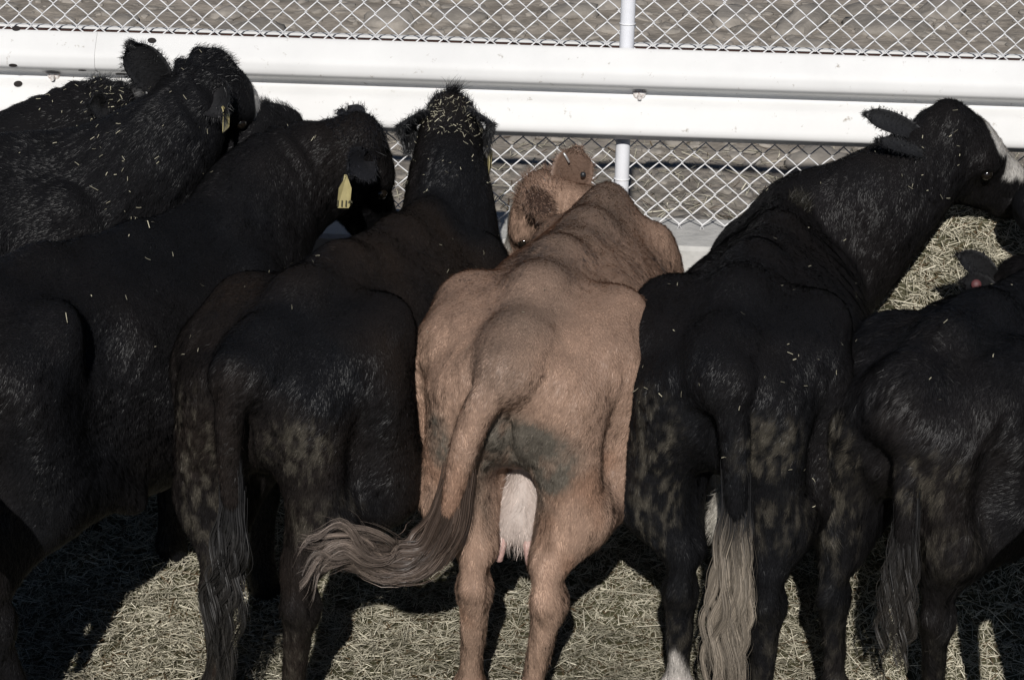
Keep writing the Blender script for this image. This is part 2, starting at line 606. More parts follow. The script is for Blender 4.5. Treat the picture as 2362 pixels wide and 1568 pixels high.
class Solid:
    def __init__(s, lo, hi, step):
        s.lo = np.array(lo, float); s.step = step
        s.n = np.ceil((np.array(hi) - s.lo) / step).astype(int) + 1
        s.d = np.full(tuple(s.n), 0.5)

    def region(s, lo, hi, pad):
        a = np.maximum(((np.array(lo) - pad - s.lo) / s.step).astype(int), 0)
        b = np.minimum(((np.array(hi) + pad - s.lo) / s.step).astype(int) + 2, s.n)
        if np.any(b <= a): return None
        sl = tuple(slice(a[i], b[i]) for i in range(3))
        g = [s.lo[i] + np.arange(a[i], b[i]) * s.step for i in range(3)]
        X, Y, Z = np.meshgrid(*g, indexing='ij')
        return sl, X, Y, Z

    def cone(s, a, b, ra, rb, k=0.04, sub=False):
        a = np.array(a, float); b = np.array(b, float)
        r = max(ra, rb)
        g = s.region(np.minimum(a, b) - r, np.maximum(a, b) + r, k + 0.03)
        if g is None: return
        sl, X, Y, Z = g
        ab = b - a; L2 = ab @ ab + 1e-9
        t = np.clip(((X - a[0]) * ab[0] + (Y - a[1]) * ab[1] + (Z - a[2]) * ab[2]) / L2, 0, 1)
        d = np.sqrt((X - a[0] - t * ab[0]) ** 2 + (Y - a[1] - t * ab[1]) ** 2 + (Z - a[2] - t * ab[2]) ** 2) - (ra + (rb - ra) * t)
        s.mix(sl, d, k, sub)

    def chain(s, pts, rad, k=0.04):
        for i in range(len(pts) - 1): s.cone(pts[i], pts[i + 1], rad[i], rad[i + 1], k)

    def ell(s, c, r, k=0.04, M=None, sub=False):
        c = np.array(c, float); r = np.array(r, float); m = r.max()
        g = s.region(c - (m if M is not None else r), c + (m if M is not None else r), k + 0.03)
        if g is None: return
        sl, X, Y, Z = g
        P = np.stack([X - c[0], Y - c[1], Z - c[2]], -1)
        if M is not None: P = P @ np.array(M)      # columns of M are the axes
        k0 = np.linalg.norm(P / r, axis=-1); k1 = np.linalg.norm(P / r ** 2, axis=-1) + 1e-9
        s.mix(sl, k0 * (k0 - 1) / k1, k, sub)

    def mix(s, sl, d, k, sub):
        D = s.d[sl]
        if sub: s.d[sl] = -s_min(-D, d, k)
        else: s.d[sl] = s_min(D, d, k)

    def mesh(s, smooth=2):
        d = s.d; ins = d < 0
        n = d.shape
        c = [ins[i:n[0] - 1 + i, j:n[1] - 1 + j, k:n[2] - 1 + k] for i in (0, 1) for j in (0, 1) for k in (0, 1)]
        cnt = sum(x.astype(np.int8) for x in c)
        cell = (cnt > 0) & (cnt < 8)
        idx = np.full(cell.shape, -1, dtype=np.int64)
        ci = np.argwhere(cell)
        idx[cell] = np.arange(len(ci))
        acc = np.zeros((len(ci), 3)); num = np.zeros(len(ci))
        corners = [(i, j, k) for i in (0, 1) for j in (0, 1) for k in (0, 1)]
        vals = {o: d[ci[:, 0] + o[0], ci[:, 1] + o[1], ci[:, 2] + o[2]] for o in corners}
        for a in corners:
            for ax in range(3):
                if a[ax]: continue
                b = list(a); b[ax] = 1; b = tuple(b)
                va, vb = vals[a], vals[b]
                m = (va < 0) != (vb < 0)
                t = np.where(m, va / (va - vb + 1e-12), 0)
                p = np.array(a, float)[None, :] + 0 * acc
                p[:, ax] = t
                acc += p * m[:, None]; num += m
        V = s.lo + (ci + acc / num[:, None]) * s.step
        F = []
        for ax in range(3):
            u, v = (ax + 1) % 3, (ax + 2) % 3
            A = ins
            sl0 = [slice(1, n[i] - 1) for i in range(3)]; sl1 = list(sl0)
            sl0[ax] = slice(0, n[ax] - 1); sl1[ax] = slice(1, n[ax])
            a, b = A[tuple(sl0)], A[tuple(sl1)]
            e = np.argwhere(a != b); flip = a[a != b]
            off = np.array([1, 1, 1]); off[ax] = 0
            e = e + off
            def g(du, dv):
                q = e.copy(); q[:, u] -= du; q[:, v] -= dv
                return idx[q[:, 0], q[:, 1], q[:, 2]]
            q = np.stack([g(1, 1), g(0, 1), g(0, 0), g(1, 0)], -1)
            q[~flip] = q[~flip][:, ::-1]
            F.append(q)
        F = np.vstack(F); F = F[(F >= 0).all(1)]
        # keep the largest connected part
        E = np.concatenate([F[:, [0, 1]], F[:, [1, 2]], F[:, [2, 3]], F[:, [3, 0]]])
        lab = np.arange(len(V))
        for _ in range(400):
            m = np.minimum(lab[E[:, 0]], lab[E[:, 1]])
            old = lab.copy()
            np.minimum.at(lab, E[:, 0], m); np.minimum.at(lab, E[:, 1], m)
            lab = lab[lab]
            if (old == lab).all(): break
        big = np.bincount(lab).argmax()
        keep = lab == big
        new = np.cumsum(keep) - 1
        F = new[F[keep[F[:, 0]]]]; V = V[keep]
        E = np.concatenate([F[:, [0, 1]], F[:, [1, 2]], F[:, [2, 3]], F[:, [3, 0]]])
        for _ in range(smooth):
            A = np.zeros_like(V); c = np.zeros(len(V))
            np.add.at(A, E[:, 0], V[E[:, 1]]); np.add.at(c, E[:, 0], 1)
            np.add.at(A, E[:, 1], V[E[:, 0]]); np.add.at(c, E[:, 1], 1)
            V = V * 0.4 + 0.6 * A / c[:, None]
        return V, F


def vert_normals(V, F):
    n = np.cross(V[F[:, 2]] - V[F[:, 0]], V[F[:, 3]] - V[F[:, 1]])
    N = np.zeros_like(V)
    for k in range(4): np.add.at(N, F[:, k], n)
    return N / (np.linalg.norm(N, axis=1)[:, None] + 1e-12)


def torso(S, st, s=1.0, k=0.05):
    A = np.array(st, float)
    A[:, :4] *= s
    A[:, 0] = np.where(A[:, 0] > 0, A[:, 0] * LX, A[:, 0] * LR)
    x0, x1 = A[0, 0], A[-1, 0]
    g = S.region((x0, -A[:, 3].max(), A[:, 2].min()), (x1, A[:, 3].max(), A[:, 1].max()), 0.06)
    sl, X, Y, Z = g
    xs = X[:, 0, 0]
    def smooth_interp(c):
        xx = np.linspace(x0, x1, 200); v = np.interp(xx, A[:, 0], A[:, c])
        for _ in range(60): v[1:-1] = (v[:-2] + 2 * v[1:-1] + v[2:]) / 4
        return np.interp(xs, xx, v)[:, None, None]
    zt, zb, w, nt_, nb_ = [smooth_interp(c) for c in (1, 2, 3, 4, 5)]
    zm = zt * 0.52 + zb * 0.48
    up = Z > zm
    h = np.where(up, zt - zm, zm - zb)
    n = np.where(up, nt_, nb_)
    q = ((np.abs(Y) / w) ** n + (np.abs(Z - zm) / h) ** n) ** (1 / n)
    d = (q - 1) * np.minimum(w, h) * 0.85
    end = np.maximum(x0 - X, X - x1)
    d = np.maximum(d, end)
    S.mix(sl, d, k, False)


LX = 0.86      # shortens the barrel forward of the hooks
LR = 0.80      # and the rump behind them

STATIONS = [  # x, z top, z bottom, half width, roof exponent, belly exponent
    (-.515, .98, .90, .05, 2, 2), (-.47, 1.08, .83, .13, 2.1, 2), (-.34, 1.165, .78, .185, 2.1, 2), (-.18, 1.205, .74, .215, 2.1, 2.1), (0, 1.22, .66, .240, 2.15, 2.2),
    (.16, 1.21, .58, .265, 2.0, 2.2), (.36, 1.19, .54, .29, 1.9, 2.2), (.56, 1.17, .52, .288, 1.8, 2.1), (.74, 1.165, .52, .26, 1.65, 2.1), (.90, 1.165, .54, .205, 1.5, 2.1),
    (1.02, 1.12, .58, .165, 1.6, 2.1), (1.12, 1.04, .64, .13, 2, 2), (1.20, .97, .72, .08, 2, 2)]


def catmull(P, n=6):
    P = [np.array(p, float) for p in P]
    P = [2 * P[0] - P[1]] + P + [2 * P[-1] - P[-2]]
    out = []
    for i in range(1, len(P) - 2):
        for t in np.linspace(0, 1, n, endpoint=False):
            a, b, c, d = P[i - 1], P[i], P[i + 1], P[i + 2]
            out.append(0.5 * ((2 * b) + (-a + c) * t + (2 * a - 5 * b + 4 * c - d) * t * t + (-a + 3 * b - 3 * c + d) * t ** 3))
    out.append(P[-2])
    return np.array(out)


def strands(mb_cols, roots, dirs, L, W, cols, seg=5, droop=0.0, curl=0.3, grav=(0, 0, -1), wave=0.0, freq=2.0):
    """flat tapering ribbons, one per root; returns verts and quads"""
    n = len(roots)
    D = dirs / (np.linalg.norm(dirs, axis=1)[:, None] + 1e-9)
    side = np.cross(D, rng.normal(0, 1, (n, 3))); side /= np.linalg.norm(side, axis=1)[:, None] + 1e-9
    cv = rng.normal(0, curl, (n, 3))
    p = roots.copy(); V = []
    g = np.array(grav)
    ph = rng.uniform(0, 6.28, n)
    for k in range(seg + 1):
        t = k / seg
        w = (W * (1 - t * 0.85))[:, None] / 2
        wv = side * (np.sin(ph + t * 6.28 * freq) * wave)[:, None] * t
        V.append(np.stack([p - side * w + wv, p + side * w + wv], 1))
        D = D + (cv + g * droop) / seg
        D /= np.linalg.norm(D, axis=1)[:, None]
        p = p + D * (L / seg)[:, None]
    V = np.stack(V, 1).reshape(-1, 3)          # n, seg+1, 2
    m = (seg + 1) * 2
    i = np.arange(n)[:, None, None] * m + np.arange(seg)[None, :, None] * 2
    q = (i + np.array([0, 1, 3, 2])[None, None, :]).reshape(-1, 4)
    return V, q, np.repeat(cols, m, 0)


def ear_mesh(base, tip, width, normal, cup=0.35, pw=.85, n=11, m=9):
    base, tip = np.array(base), np.array(tip)
    ax = tip - base; L = np.linalg.norm(ax); ax /= L
    nrm = np.array(normal, float); nrm -= ax * (nrm @ ax); nrm /= np.linalg.norm(nrm) + 1e-9
    sd = np.cross(ax, nrm)
    V = []
    for side in (0, 1):
        for i in range(n):
            t = i / (n - 1)
            w = width * 0.5 * math.sin(math.pi * (0.10 + 0.74 * t)) ** pw
            if t > 0.75: w *= math.sqrt(max(1 - ((t - 0.75) / 0.27) ** 2, 0.02))
            for j in range(m):
                u = -1 + 2 * j / (m - 1)
                dep = cup * width * (u * u - 0.6) * (1 - 0.4 * t)
                th = 0.006 * (1 - abs(u) ** 3) * (1 if side else 0)
                V.append(base + ax * (t * L) + sd * (u * w) + nrm * (dep - th + 0.02 * math.sin(t * 2)))
    q = []
    for side in (0, 1):
        for i in range(n - 1):
            for j in range(m - 1):
                k = side * n * m + i * m + j
                f = (k, k + 1, k + m + 1, k + m)
                q.append(f if side == 0 else f[::-1])
    def idx(sd_, i, j): return sd_ * n * m + i * m + j
    for i in range(n - 1):
        q.append((idx(0, i, 0), idx(0, i + 1, 0), idx(1, i + 1, 0), idx(1, i, 0)))
        q.append((idx(0, i, m - 1), idx(1, i, m - 1), idx(1, i + 1, m - 1), idx(0, i + 1, m - 1)))
    for j in range(m - 1):
        q.append((idx(0, n - 1, j), idx(0, n - 1, j + 1), idx(1, n - 1, j + 1), idx(1, n - 1, j)))
    return np.array(V), np.array(q), ax, sd, nrm, L


WISPS = []      # world points and normals for the loose hay lying on the animals


def cow(cfg):
    s = cfg.get('s', 1.0)
    th = R(cfg['heading'])
    o3 = Vector(cfg['pos'])
    root = empty('cow', (o3.x, o3.y, 0), math.pi / 2 - th)
    fw = np.array([math.sin(th), math.cos(th), 0]); lf = np.array([-math.cos(th), math.sin(th), 0])
    O = np.array([o3.x, o3.y, 0])
    Mw = np.stack([fw, lf, [0, 0, 1]], 1)          # local -> world
    tl = lambda w: (np.array(w, float) - O) @ Mw   # world -> local
    tw = lambda p: O + np.asarray(p) @ Mw.T
    tag(root, cfg['label'], 'cow')
    rg = np.random.default_rng(cfg['seed'])

    poll = tl(cfg['poll']); muz = tl(cfg['muzzle'])
    hx = muz - poll; HL = np.linalg.norm(hx); hx /= HL
    hz = np.array(cfg.get('brow', (0, 0, 1)), float) @ Mw
    hz -= hx * (hz @ hx); hz /= np.linalg.norm(hz)
    hy = np.cross(hz, hx)
    HM = np.stack([hx, hy, hz], 1)
    hs = cfg.get('hs', 1.0)
    hp = lambda x, y, z: poll + HM @ (np.array([x * HL / 0.47, y * hs, z * hs]))

    ext = np.array([poll, muz, [1.25 * s, 0, 0], [-.62 * s, 0, 0]])
    tail = [np.array(p, float) for p in cfg['tail']] if 'tail' in cfg else [(-.44, 0, 1.12), (-.535, 0, 1.02), (-.56, 0, .85), (-.555, 0, .62), (-.54, 0, .45)]
    if cfg.get('tail_world'): tail = [tl(p) for p in cfg['tail_world']]
    else: tail = [np.array(p) * s for p in tail]
    tr = cfg.get('tail_r', (.05, .042, .034, .028, .022))
    allp = np.vstack([ext, tail])
    lo = np.minimum(allp.min(0) - 0.22, [-.62 * s, -.5 * s, -0.02]); hi = np.maximum(allp.max(0) + 0.22, [1.3 * s, .5 * s, 1.4 * s])
    lo[2] = -0.02
    S = Solid(lo, hi, cfg.get('step', 0.0115))
    belly = cfg.get('belly', 1.0)
    st = [(a, b, c - (belly - 1) * .15 * sstep(0, .4, a) * sstep(1.1, .8, a), d * (1 + (belly - 1) * sstep(-.1, .3, a)), e, f) for (a, b, c, d, e, f) in STATIONS]
    torso(S, st, s)
    v = lambda *p: np.array([p[0] * (LX if p[0] > 0 else LR), p[1], p[2]]) * s
    # bony landmarks and muscle masses of the rump
    S.chain([v(.95, 0, 1.13), v(.6, 0, 1.14), v(.2, 0, 1.185), v(-.1, 0, 1.19), v(-.36, 0, 1.135), v(-.46, 0, 1.06)], np.array([.045, .04, .04, .045, .045, .045]) * s, 0.08)
    for sd in (1, -1):
        S.ell(v(.015, .225 * sd, 1.115), v(.065, .032, .045), 0.10)                    # hook
        S.cone(v(.0, .195 * sd, 1.12), v(-.40, .115 * sd, 1.06), .04 * s, .04 * s, 0.10)  # ridge hook-pin
        S.ell(v(-.455, .105 * sd, 1.05), v(.035, .035, .04), 0.05)                     # pin
        S.ell(v(-.17, .212 * sd, .97), v(.16, .064, .15), 0.12)                        # thurl
        S.ell(v(.13, .262 * sd, 1.09), v(.075, .04, .075), 0.09, sub=True)             # hollow before the hook
        S.ell(v(-.47, .060 * sd, 1.07), v(.05, .012, .05), 0.05, sub=True)             # beside the tailhead
        S.cone(v(-.40, .118 * sd, 1.0), v(-.355, .160 * sd, .69), .100 * s, .088 * s, 0.04)
        S.cone(v(-.22, .182 * sd, .98), v(-.13, .205 * sd, .74), .132 * s, .128 * s, 0.07)
        S.ell(v(.02, .225 * sd, .72), v(.10, .06, .10), 0.09)                          # stifle
        S.cone(v(.05, .23 * sd, .72), v(.22, .25 * sd, .62), .045 * s, .03 * s, 0.07)   # flank fold
        S.cone(v(-.33, .275 * sd, .98), v(-.29, .282 * sd, .72), .012 * s, .012 * s, 0.05, ) if False else None
        S.ell(v(-.335, .272 * sd, .86), v(.022, .035, .14), 0.08, sub=True)            # groove ahead of the ham
    S.cone(v(-.52, 0, .98), v(-.50, 0, .80), .012 * s, .016 * s, 0.05) if False else None
    S.ell(v(-.50, 0, .86), v(.05, .008, .12), 0.05, sub=True)                          # cleft below the tail
    # hind legs
    for key, sd in (('hl', 1), ('hr', -1)):
        dx, dy = cfg.get(key, (0, 0))
        hk = cfg.get(key + '_hock', (0, 0))
        J = {'st': v(-.10, .19 * sd, .70), 'hock': v(-.43 + dx * .55 + hk[0], .165 * sd + dy * .6 + hk[1], .475),
             'fet': v(-.375 + dx * .95, .165 * sd + dy, .155), 'hoof': v(-.32 + dx, .168 * sd + dy, .045)}
        S.cone(J['st'] + v(-.06, 0, .05), J['hock'] + v(.05, 0, .10), .120 * s, .054 * s, 0.07)
        S.cone(v(-.35, .165 * sd, .70), J['hock'] + v(0.0, 0, .09), .080 * s, .030 * s, 0.05)
        S.cone(J['hock'] + v(0, 0, .09), J['hock'] + v(-.022, 0, .005), .026 * s, .033 * s, 0.025)   # point of hock
        S.ell(J['hock'] + v(.035, .005 * sd, -.01), v(.05, .046, .065), 0.03)
        S.cone(J['hock'] + v(.015, 0, -.03), J['fet'] + v(0, 0, .03), .038 * s, .030 * s, 0.03)
        S.ell(J['fet'], v(.044, .043, .045), 0.04)
        S.cone(J['fet'], J['hoof'] + v(0, 0, .03), .036 * s, .045 * s, 0.03)
        S.cone(J['hoof'] + v(0, .022, -.002), J['hoof'] + v(.045, .022, -.017), .036 * s, .024 * s, 0.012)
        S.cone(J['hoof'] + v(0, -.022, -.002), J['hoof'] + v(.045, -.022, -.017), .036 * s, .024 * s, 0.012)
        S.ell(J['fet'] + v(-.045, .018, -.01), v(.014, .012, .018), 0.012)
        S.ell(J['fet'] + v(-.045, -.018, -.01), v(.014, .012, .018), 0.012)
    # fore legs
    for sd in (1, -1):
        S.ell(v(.92, .150 * sd, .86), v(.12, .07, .21), 0.10)
        S.cone(v(.86, .19 * sd, .72), v(.90, .18 * sd, .60), .09 * s, .075 * s, 0.08)
        S.cone(v(.90, .18 * sd, .62), v(.93, .165 * sd, .38), .07 * s, .046 * s, 0.05)
        S.cone(v(.93, .165 * sd, .37), v(.92, .165 * sd, .14), .040 * s, .032 * s, 0.03)
        S.cone(v(.92, .165 * sd, .14), v(.96, .165 * sd, .04), .038 * s, .045 * s, 0.03)
        S.ell(v(.96, .165 * sd, .03), v(.06, .045, .035), 0.02)
    S.ell(v(1.08, 0, .62), v(.12, .10, .13), 0.10)                                     # brisket
    # neck: crest chain and throat chain
    crest0 = v(.98, 0, cfg.get('crest', 1.06)); thr0 = v(1.05, 0, .85)
    sc = cfg.get('neck_r', 1.0) * s
    hc = hp(.06, 0, -.05); ht = hp(.12, 0, -.15)
    mids = [tl(p) for p in cfg.get('neck', [])]
    cpath = catmull([crest0] + [m + np.array([0, 0, .05]) for m in mids] + [hc], 5)
    tpath = catmull([thr0] + [m + np.array([0, 0, -.10]) for m in mids] + [ht], 5)
    n = len(cpath); u = np.linspace(0, 1, n)
    S.chain(cpath, (.120 * (1 - u) + .066 * u) * sc, 0.06)
    S.chain(tpath, (.165 * (1 - u) ** 1.2 + .068 * u + .0) * sc, 0.08)
    S.chain((cpath + tpath) / 2, (.155 * (1 - u) + .074 * u) * sc, 0.07)
    # head
    def he(x, y, z, rx, ry, rz, k=0.04, sub=False):
        S.ell(hp(x, y, z), np.array([rx * HL / .47, ry * hs, rz * hs]), k, HM, sub)
    he(.07, 0, -.06, .12, .088, .10)
    he(.15, 0, -.035, .12, .095, .065)
    he(.02, 0, .005, .045, .055, .035, .05)
    S.cone(hp(.15, 0, -.055), hp(.40, 0, -.07), .078 * hs, .056 * hs, .05)
    S.cone(hp(.10, 0, -.16), hp(.38, 0, -.125), .070 * hs, .046 * hs, .06)
    for sd in (1, -1):
        he(.10, .055 * sd, -.14, .085, .03, .07, .04)
        he(.165, .082 * sd, -.03, .045, .024, .028, .03)
        he(.185, .112 * sd, -.055, .022, .012, .014, .012, True)
    he(.435, 0, -.10, .05, .068, .062, .04)
    for sd in (1, -1): he(.478, .036 * sd, -.075, .014, .014, .018, .01, True)
    # tail dock
    tail = [v(-.34, 0, 1.12), v(-.44, 0, 1.085)] + [np.array(t) for t in tail]
    tr = (.03, .036) + tuple(tr)
    tp = catmull(tail, 6); rr = np.interp(np.linspace(0, 1, len(tp)), np.linspace(0, 1, len(tr)), tr) * s
    S.chain(tp[:9], rr[:9], 0.09)
    S.chain(tp[8:15], rr[8:15], 0.05)
    S.chain(tp[14:], rr[14:], 0.012)
    for f in cfg.get('extra', []): f(S, v, tl, hp)

    V, F = S.mesh(cfg.get('smooth', 2))
    N = vert_normals(V, F)
    # skin folds and slow unevenness
    amp = (fbm(V, 7, 3) - .5) * 0.012 + (fbm(V, 2.5, 2) - .5) * 0.012
    # neck wrinkles run across the neck
    dn = np.min(np.linalg.norm(V[:, None, :] - ((cpath + tpath) / 2)[None, 3:-1:2, :], axis=2), axis=1)
    wn = sstep(.24, .12, dn) * sstep(1.0 * s, 1.15 * s, V[:, 0]) * cfg.get('neck_fold', 0.5)
    ndir = hc - crest0; ndir /= np.linalg.norm(ndir)
    phase = V @ ndir * 95 + fbm(V, 5, 2) * 9
    amp += wn * 0.009 * np.sin(phase) * sstep(.35, .6, fbm(V + 7, 4, 2))
    # fine creases on the thigh in front of the rump
    if cfg.get('thigh_fold'):
        c = v(-.05, -.28, .93)
        dd = np.linalg.norm((V - c) * [1, .6, 1], axis=1)
        amp += cfg['thigh_fold'] * 0.0035 * sstep(.2, .06, dd) * np.sin((V[:, 2] * 1.0 + V[:, 0] * .35) * 330 + fbm(V, 9, 2) * 8)
    # ribs
    if cfg.get('ribs'):
        mr = sstep(.2 * s, .35 * s, V[:, 0]) * sstep(.95 * s, .7 * s, V[:, 0]) * sstep(.6 * s, .75 * s, V[:, 2]) * sstep(1.16 * s, 1.05 * s, V[:, 2])
        amp += cfg['ribs'] * 0.005 * mr * np.sin((V[:, 0] + (V[:, 2] - 1) * .35) * 85)
    if cfg.get('mud') is not None:
        q_ = V / s; q_[:, 0] = np.where(q_[:, 0] < 0, q_[:, 0] / LR, q_[:, 0])
        amp += np.clip(cfg['mud'](q_), 0, 1) * (.5 - np.abs(fbm(V * [1, 1, .6], 55, 3) - .5) * 4) * .007
    if cfg.get('bumps'): amp += cfg['bumps'](V / s)
    V = V + N * amp[:, None]
    N = vert_normals(V, F)
    colf0 = cfg['color']
    def colf(p, n):
        q_ = p.copy(); q_[:, 0] = np.where(p[:, 0] < 0, p[:, 0] / LR, p[:, 0])
        c = colf0(q_, n)
        for (pc, pr, pcol) in cfg.get('patch', []):
            d_ = np.linalg.norm(p * s - (hp(*pc[1]) if isinstance(pc, tuple) else tl(pc)), axis=1) / pr + (fbm(p, 22, 2) - .5) * .6
            w_ = sstep(1.05, .85, d_)[:, None]
            c = c * (1 - w_) + np.array(pcol) * w_
        return c
    Vc = V / s
    C = colf(Vc, N)
    # dark hooves
    C = np.where((Vc[:, 2] < .075)[:, None], np.array([.03, .026, .022]), C)
    # ---- fur blades lie along the coat; area-weighted on the quads
    A = np.linalg.norm(np.cross(V[F[:, 2]] - V[F[:, 0]], V[F[:, 3]] - V[F[:, 1]]), axis=1) / 2
    fc = V[F].mean(1); fn = N[F].mean(1); fn /= np.linalg.norm(fn, axis=1)[:, None]
    w = A.copy()
    wc = tw(fc); wnn = fn @ Mw.T
    view = np.array([0, 0, CAM_H]) - wc
    w *= np.where((wnn * view).sum(1) > -0.25 * np.linalg.norm(view, axis=1), 1.0, 0.15)
    w *= np.where(fc[:, 2] < .08, 0, 1)
    nf = int(cfg.get('fur', 110000))
    pick = rg.choice(len(F), nf, p=w / w.sum())
    bc = rg.random((nf, 2))
    q = F[pick]
    P = (V[q[:, 0]] * ((1 - bc[:, 0]) * (1 - bc[:, 1]))[:, None] + V[q[:, 1]] * (bc[:, 0] * (1 - bc[:, 1]))[:, None] +
         V[q[:, 2]] * (bc[:, 0] * bc[:, 1])[:, None] + V[q[:, 3]] * ((1 - bc[:, 0]) * bc[:, 1])[:, None])
    n3 = fn[pick]
    # growth direction: backwards and down, downwards on the legs and back of the thighs
    D = np.tile(np.array([-.75, 0, -.6]), (nf, 1))
    leg = sstep(.95 * s, .75 * s, P[:, 2])[:, None]
    D = D * (1 - leg) + np.array([-.1, 0, -1.0]) * leg
    D0 = D / np.linalg.norm(D, axis=1)[:, None]
    Pc = P - D0 * ((P * D0).sum(1) * .78)[:, None]
    clump = vnoise(Pc + 3, 105) - .5; clump2 = vnoise(Pc + 11, 48) - .5
    D += np.stack([fbm(P, 6, 2) - .5, fbm(P + 9, 6, 2) - .5, fbm(P + 17, 6, 2) - .5], -1) * cfg.get('ruffle', 1.2)
    D += rg.normal(0, cfg.get('fuzz', .16), (nf, 3))
    D -= n3 * (D * n3).sum(1)[:, None]
    D /= np.linalg.norm(D, axis=1)[:, None] + 1e-9
    long_ = cfg.get('furlen', lambda p: 1.0)(P / s)
    lift = cfg.get('lift', 0.17) * (1 + rg.random(nf)) * (1 + 1.6 * clump)
    Ld = 0.0135 * long_ * rg.uniform(.6, 1.4, nf)
    side = np.cross(n3, D)
    side += n3 * rg.normal(0, .25, nf)[:, None]; side /= np.linalg.norm(side, axis=1)[:, None]
    wd = cfg.get('furw', 0.0019) * rg.uniform(.7, 1.3, nf)
    tip = P + D * Ld[:, None] + n3 * (lift * Ld)[:, None]
    sgn = np.sign((np.cross(side, tip - P) * n3).sum(1))[:, None]; side = side * np.where(sgn == 0, 1, sgn)
    FV = np.stack([P - side * wd[:, None] / 2 - n3 * .001, P + side * wd[:, None] / 2 - n3 * .001, tip], 1).reshape(-1, 3)
    FT = np.arange(nf * 3).reshape(-1, 3)
    fcx = colf(P / s, n3)
    jit = np.exp(rg.normal(0, cfg.get('furvar', .26), nf))[:, None]
    fcx = fcx * jit * np.exp(.7 * clump + .28 * clump2)[:, None]
    FC = np.repeat(fcx, 3, 0)
    sdir = np.cross(n3, D)
    FNn = n3 * 1.0 + rg.normal(0, .10, (nf, 3)) + D * 0.12 + sdir * (rg.normal(0, .27, nf) + 1.3 * clump + 1.0 * clump2)[:, None]
    FNn /= np.linalg.norm(FNn, axis=1)[:, None]
    FNn = np.repeat(FNn, 3, 0)
    body = mesh_obj('body', np.vstack([V, FV]), [F, FT + len(V)], M_UNDER, root, np.vstack([C * .8, FC]), True, np.vstack([N, FNn]))
    body.data.materials.append(M_COAT)
    mi = np.zeros(len(F) + len(FT), dtype=np.int32); mi[len(F):] = 1
    body.data.polygons.foreach_set('material_index', mi)

    # ---- long hair: poll tuft, ear fringes, tail switch
    for tf in cfg.get('tufts', []):
        c, rad, nn, L, up, spread, colr = tf
        c = tl(c); up = np.array(up, float) @ Mw
        dd = np.linalg.norm(V - c, axis=1)
        cand = np.where(dd < rad)[0]
        if len(cand) == 0: continue
        ii = rg.choice(cand, nn)
        dr = N[ii] * spread * .45 + up * .6 + rg.normal(0, .30, (nn, 3)) + rg.normal(0, .5, 3)
        Vh, qh, ch = strands(None, V[ii] + rg.normal(0, .004, (nn, 3)), dr, L * rg.uniform(.5, 1.2, nn), np.full(nn, .0014), np.array(colr) * np.exp(rg.normal(0, .35, (nn, 1))), 4, .25, .35)
        mesh_obj('hair_tuft', Vh, [qh], M_HAIR, root, ch)
    for er in cfg['ears']:
        b, t, wdt, nrm = tl(er['base']), tl(er['tip']), er.get('w', .12), np.array(er.get('n', (0, -1, .5)), float) @ Mw
        Ve, qe, ax, sdv, nn_, L = ear_mesh(b, t, wdt, nrm, er.get('cup', .3), er.get('pw', .85))
        ecol = np.array(er.get('col', cfg['haircol']))
        ce = np.tile(ecol, (len(Ve), 1)) * (0.8 + .4 * fbm(Ve, 30, 2))[:, None]
        ear = mesh_obj('ear', Ve, [qe], M_SKIN, root, ce)
        # fringe and nap
        nh = er.get('hair', 900)
        half = len(Ve) // 2
        ii = rg.integers(0, len(Ve), nh)
        rimm = [i for i in range(half) if (i % 9 in (0, 8)) or i >= half - 18]
        k2 = nh // 2
        ii[:k2] = rg.choice(rimm, k2)
        cen = b + (t - b) * .5
        dr = ax * er.get('along', .9) + rg.normal(0, .35, (nh, 3))
        out = Ve[ii] - (b + np.outer((Ve[ii] - b) @ ax, ax)); dr += out / (wdt * .5) * er.get('flare', .8)
        Vh, qh, ch = strands(None, Ve[ii] + rg.normal(0, .003, (nh, 3)), dr, er.get('len', .04) * .75 * rg.uniform(.3, 1.2, nh), np.full(nh, .0015),
                             np.array(er.get('hcol', ecol)) * np.exp(rg.normal(0, .4, (nh, 1))), 3, er.get('droop', .4), .3)
        mesh_obj('ear_hair', Vh, [qh], M_HAIR, ear, ch)
    if cfg.get('eyes', True):
        for sd in (1, -1):
            mb = MB()
            c = hp(.185, .095 * sd, -.055)
            a = np.linspace(-1.45, 1.45, 8)
            mb.tube([c + hy * (math.sin(t) * .019) for t in a], [max(.019 * math.cos(t), .001) for t in a], 12)
            mb.build('eye', M_EYE, root, smooth=True)
    for g in cfg.get('parts', []): g(root, v, tl, V, N, hp)
    sw = cfg.get('switch')
    if sw:
        path = catmull([tl(p) for p in sw['path']], 8)
        nst = sw.get('n', 900)
        m = len(path)
        T = np.gradient(path, axis=0); T /= np.linalg.norm(T, axis=1)[:, None]
        VV = []; QQ = []; CC = []; off = 0
        wid = np.array(sw['w'])
        uu = np.linspace(0, 1, m)
        wprof = np.interp(uu, np.linspace(0, 1, len(wid)), wid)
        A1 = np.cross(T, [0, 0, 1.0]) if not sw.get('vertical') else np.cross(T, lfv := np.array([1.0, 0, 0]))
        A1 /= np.linalg.norm(A1, axis=1)[:, None] + 1e-9
        A2 = np.cross(T, A1)
        lock = rg.normal(0, .8, (40, 2)); lock /= np.maximum(1, np.linalg.norm(lock, axis=1))[:, None]
        lph = rg.uniform(0, 6.28, 40); lend = rg.uniform(.62, 1.0, 40)
        c0, c1 = np.array(sw['c0']), np.array(sw['c1'])
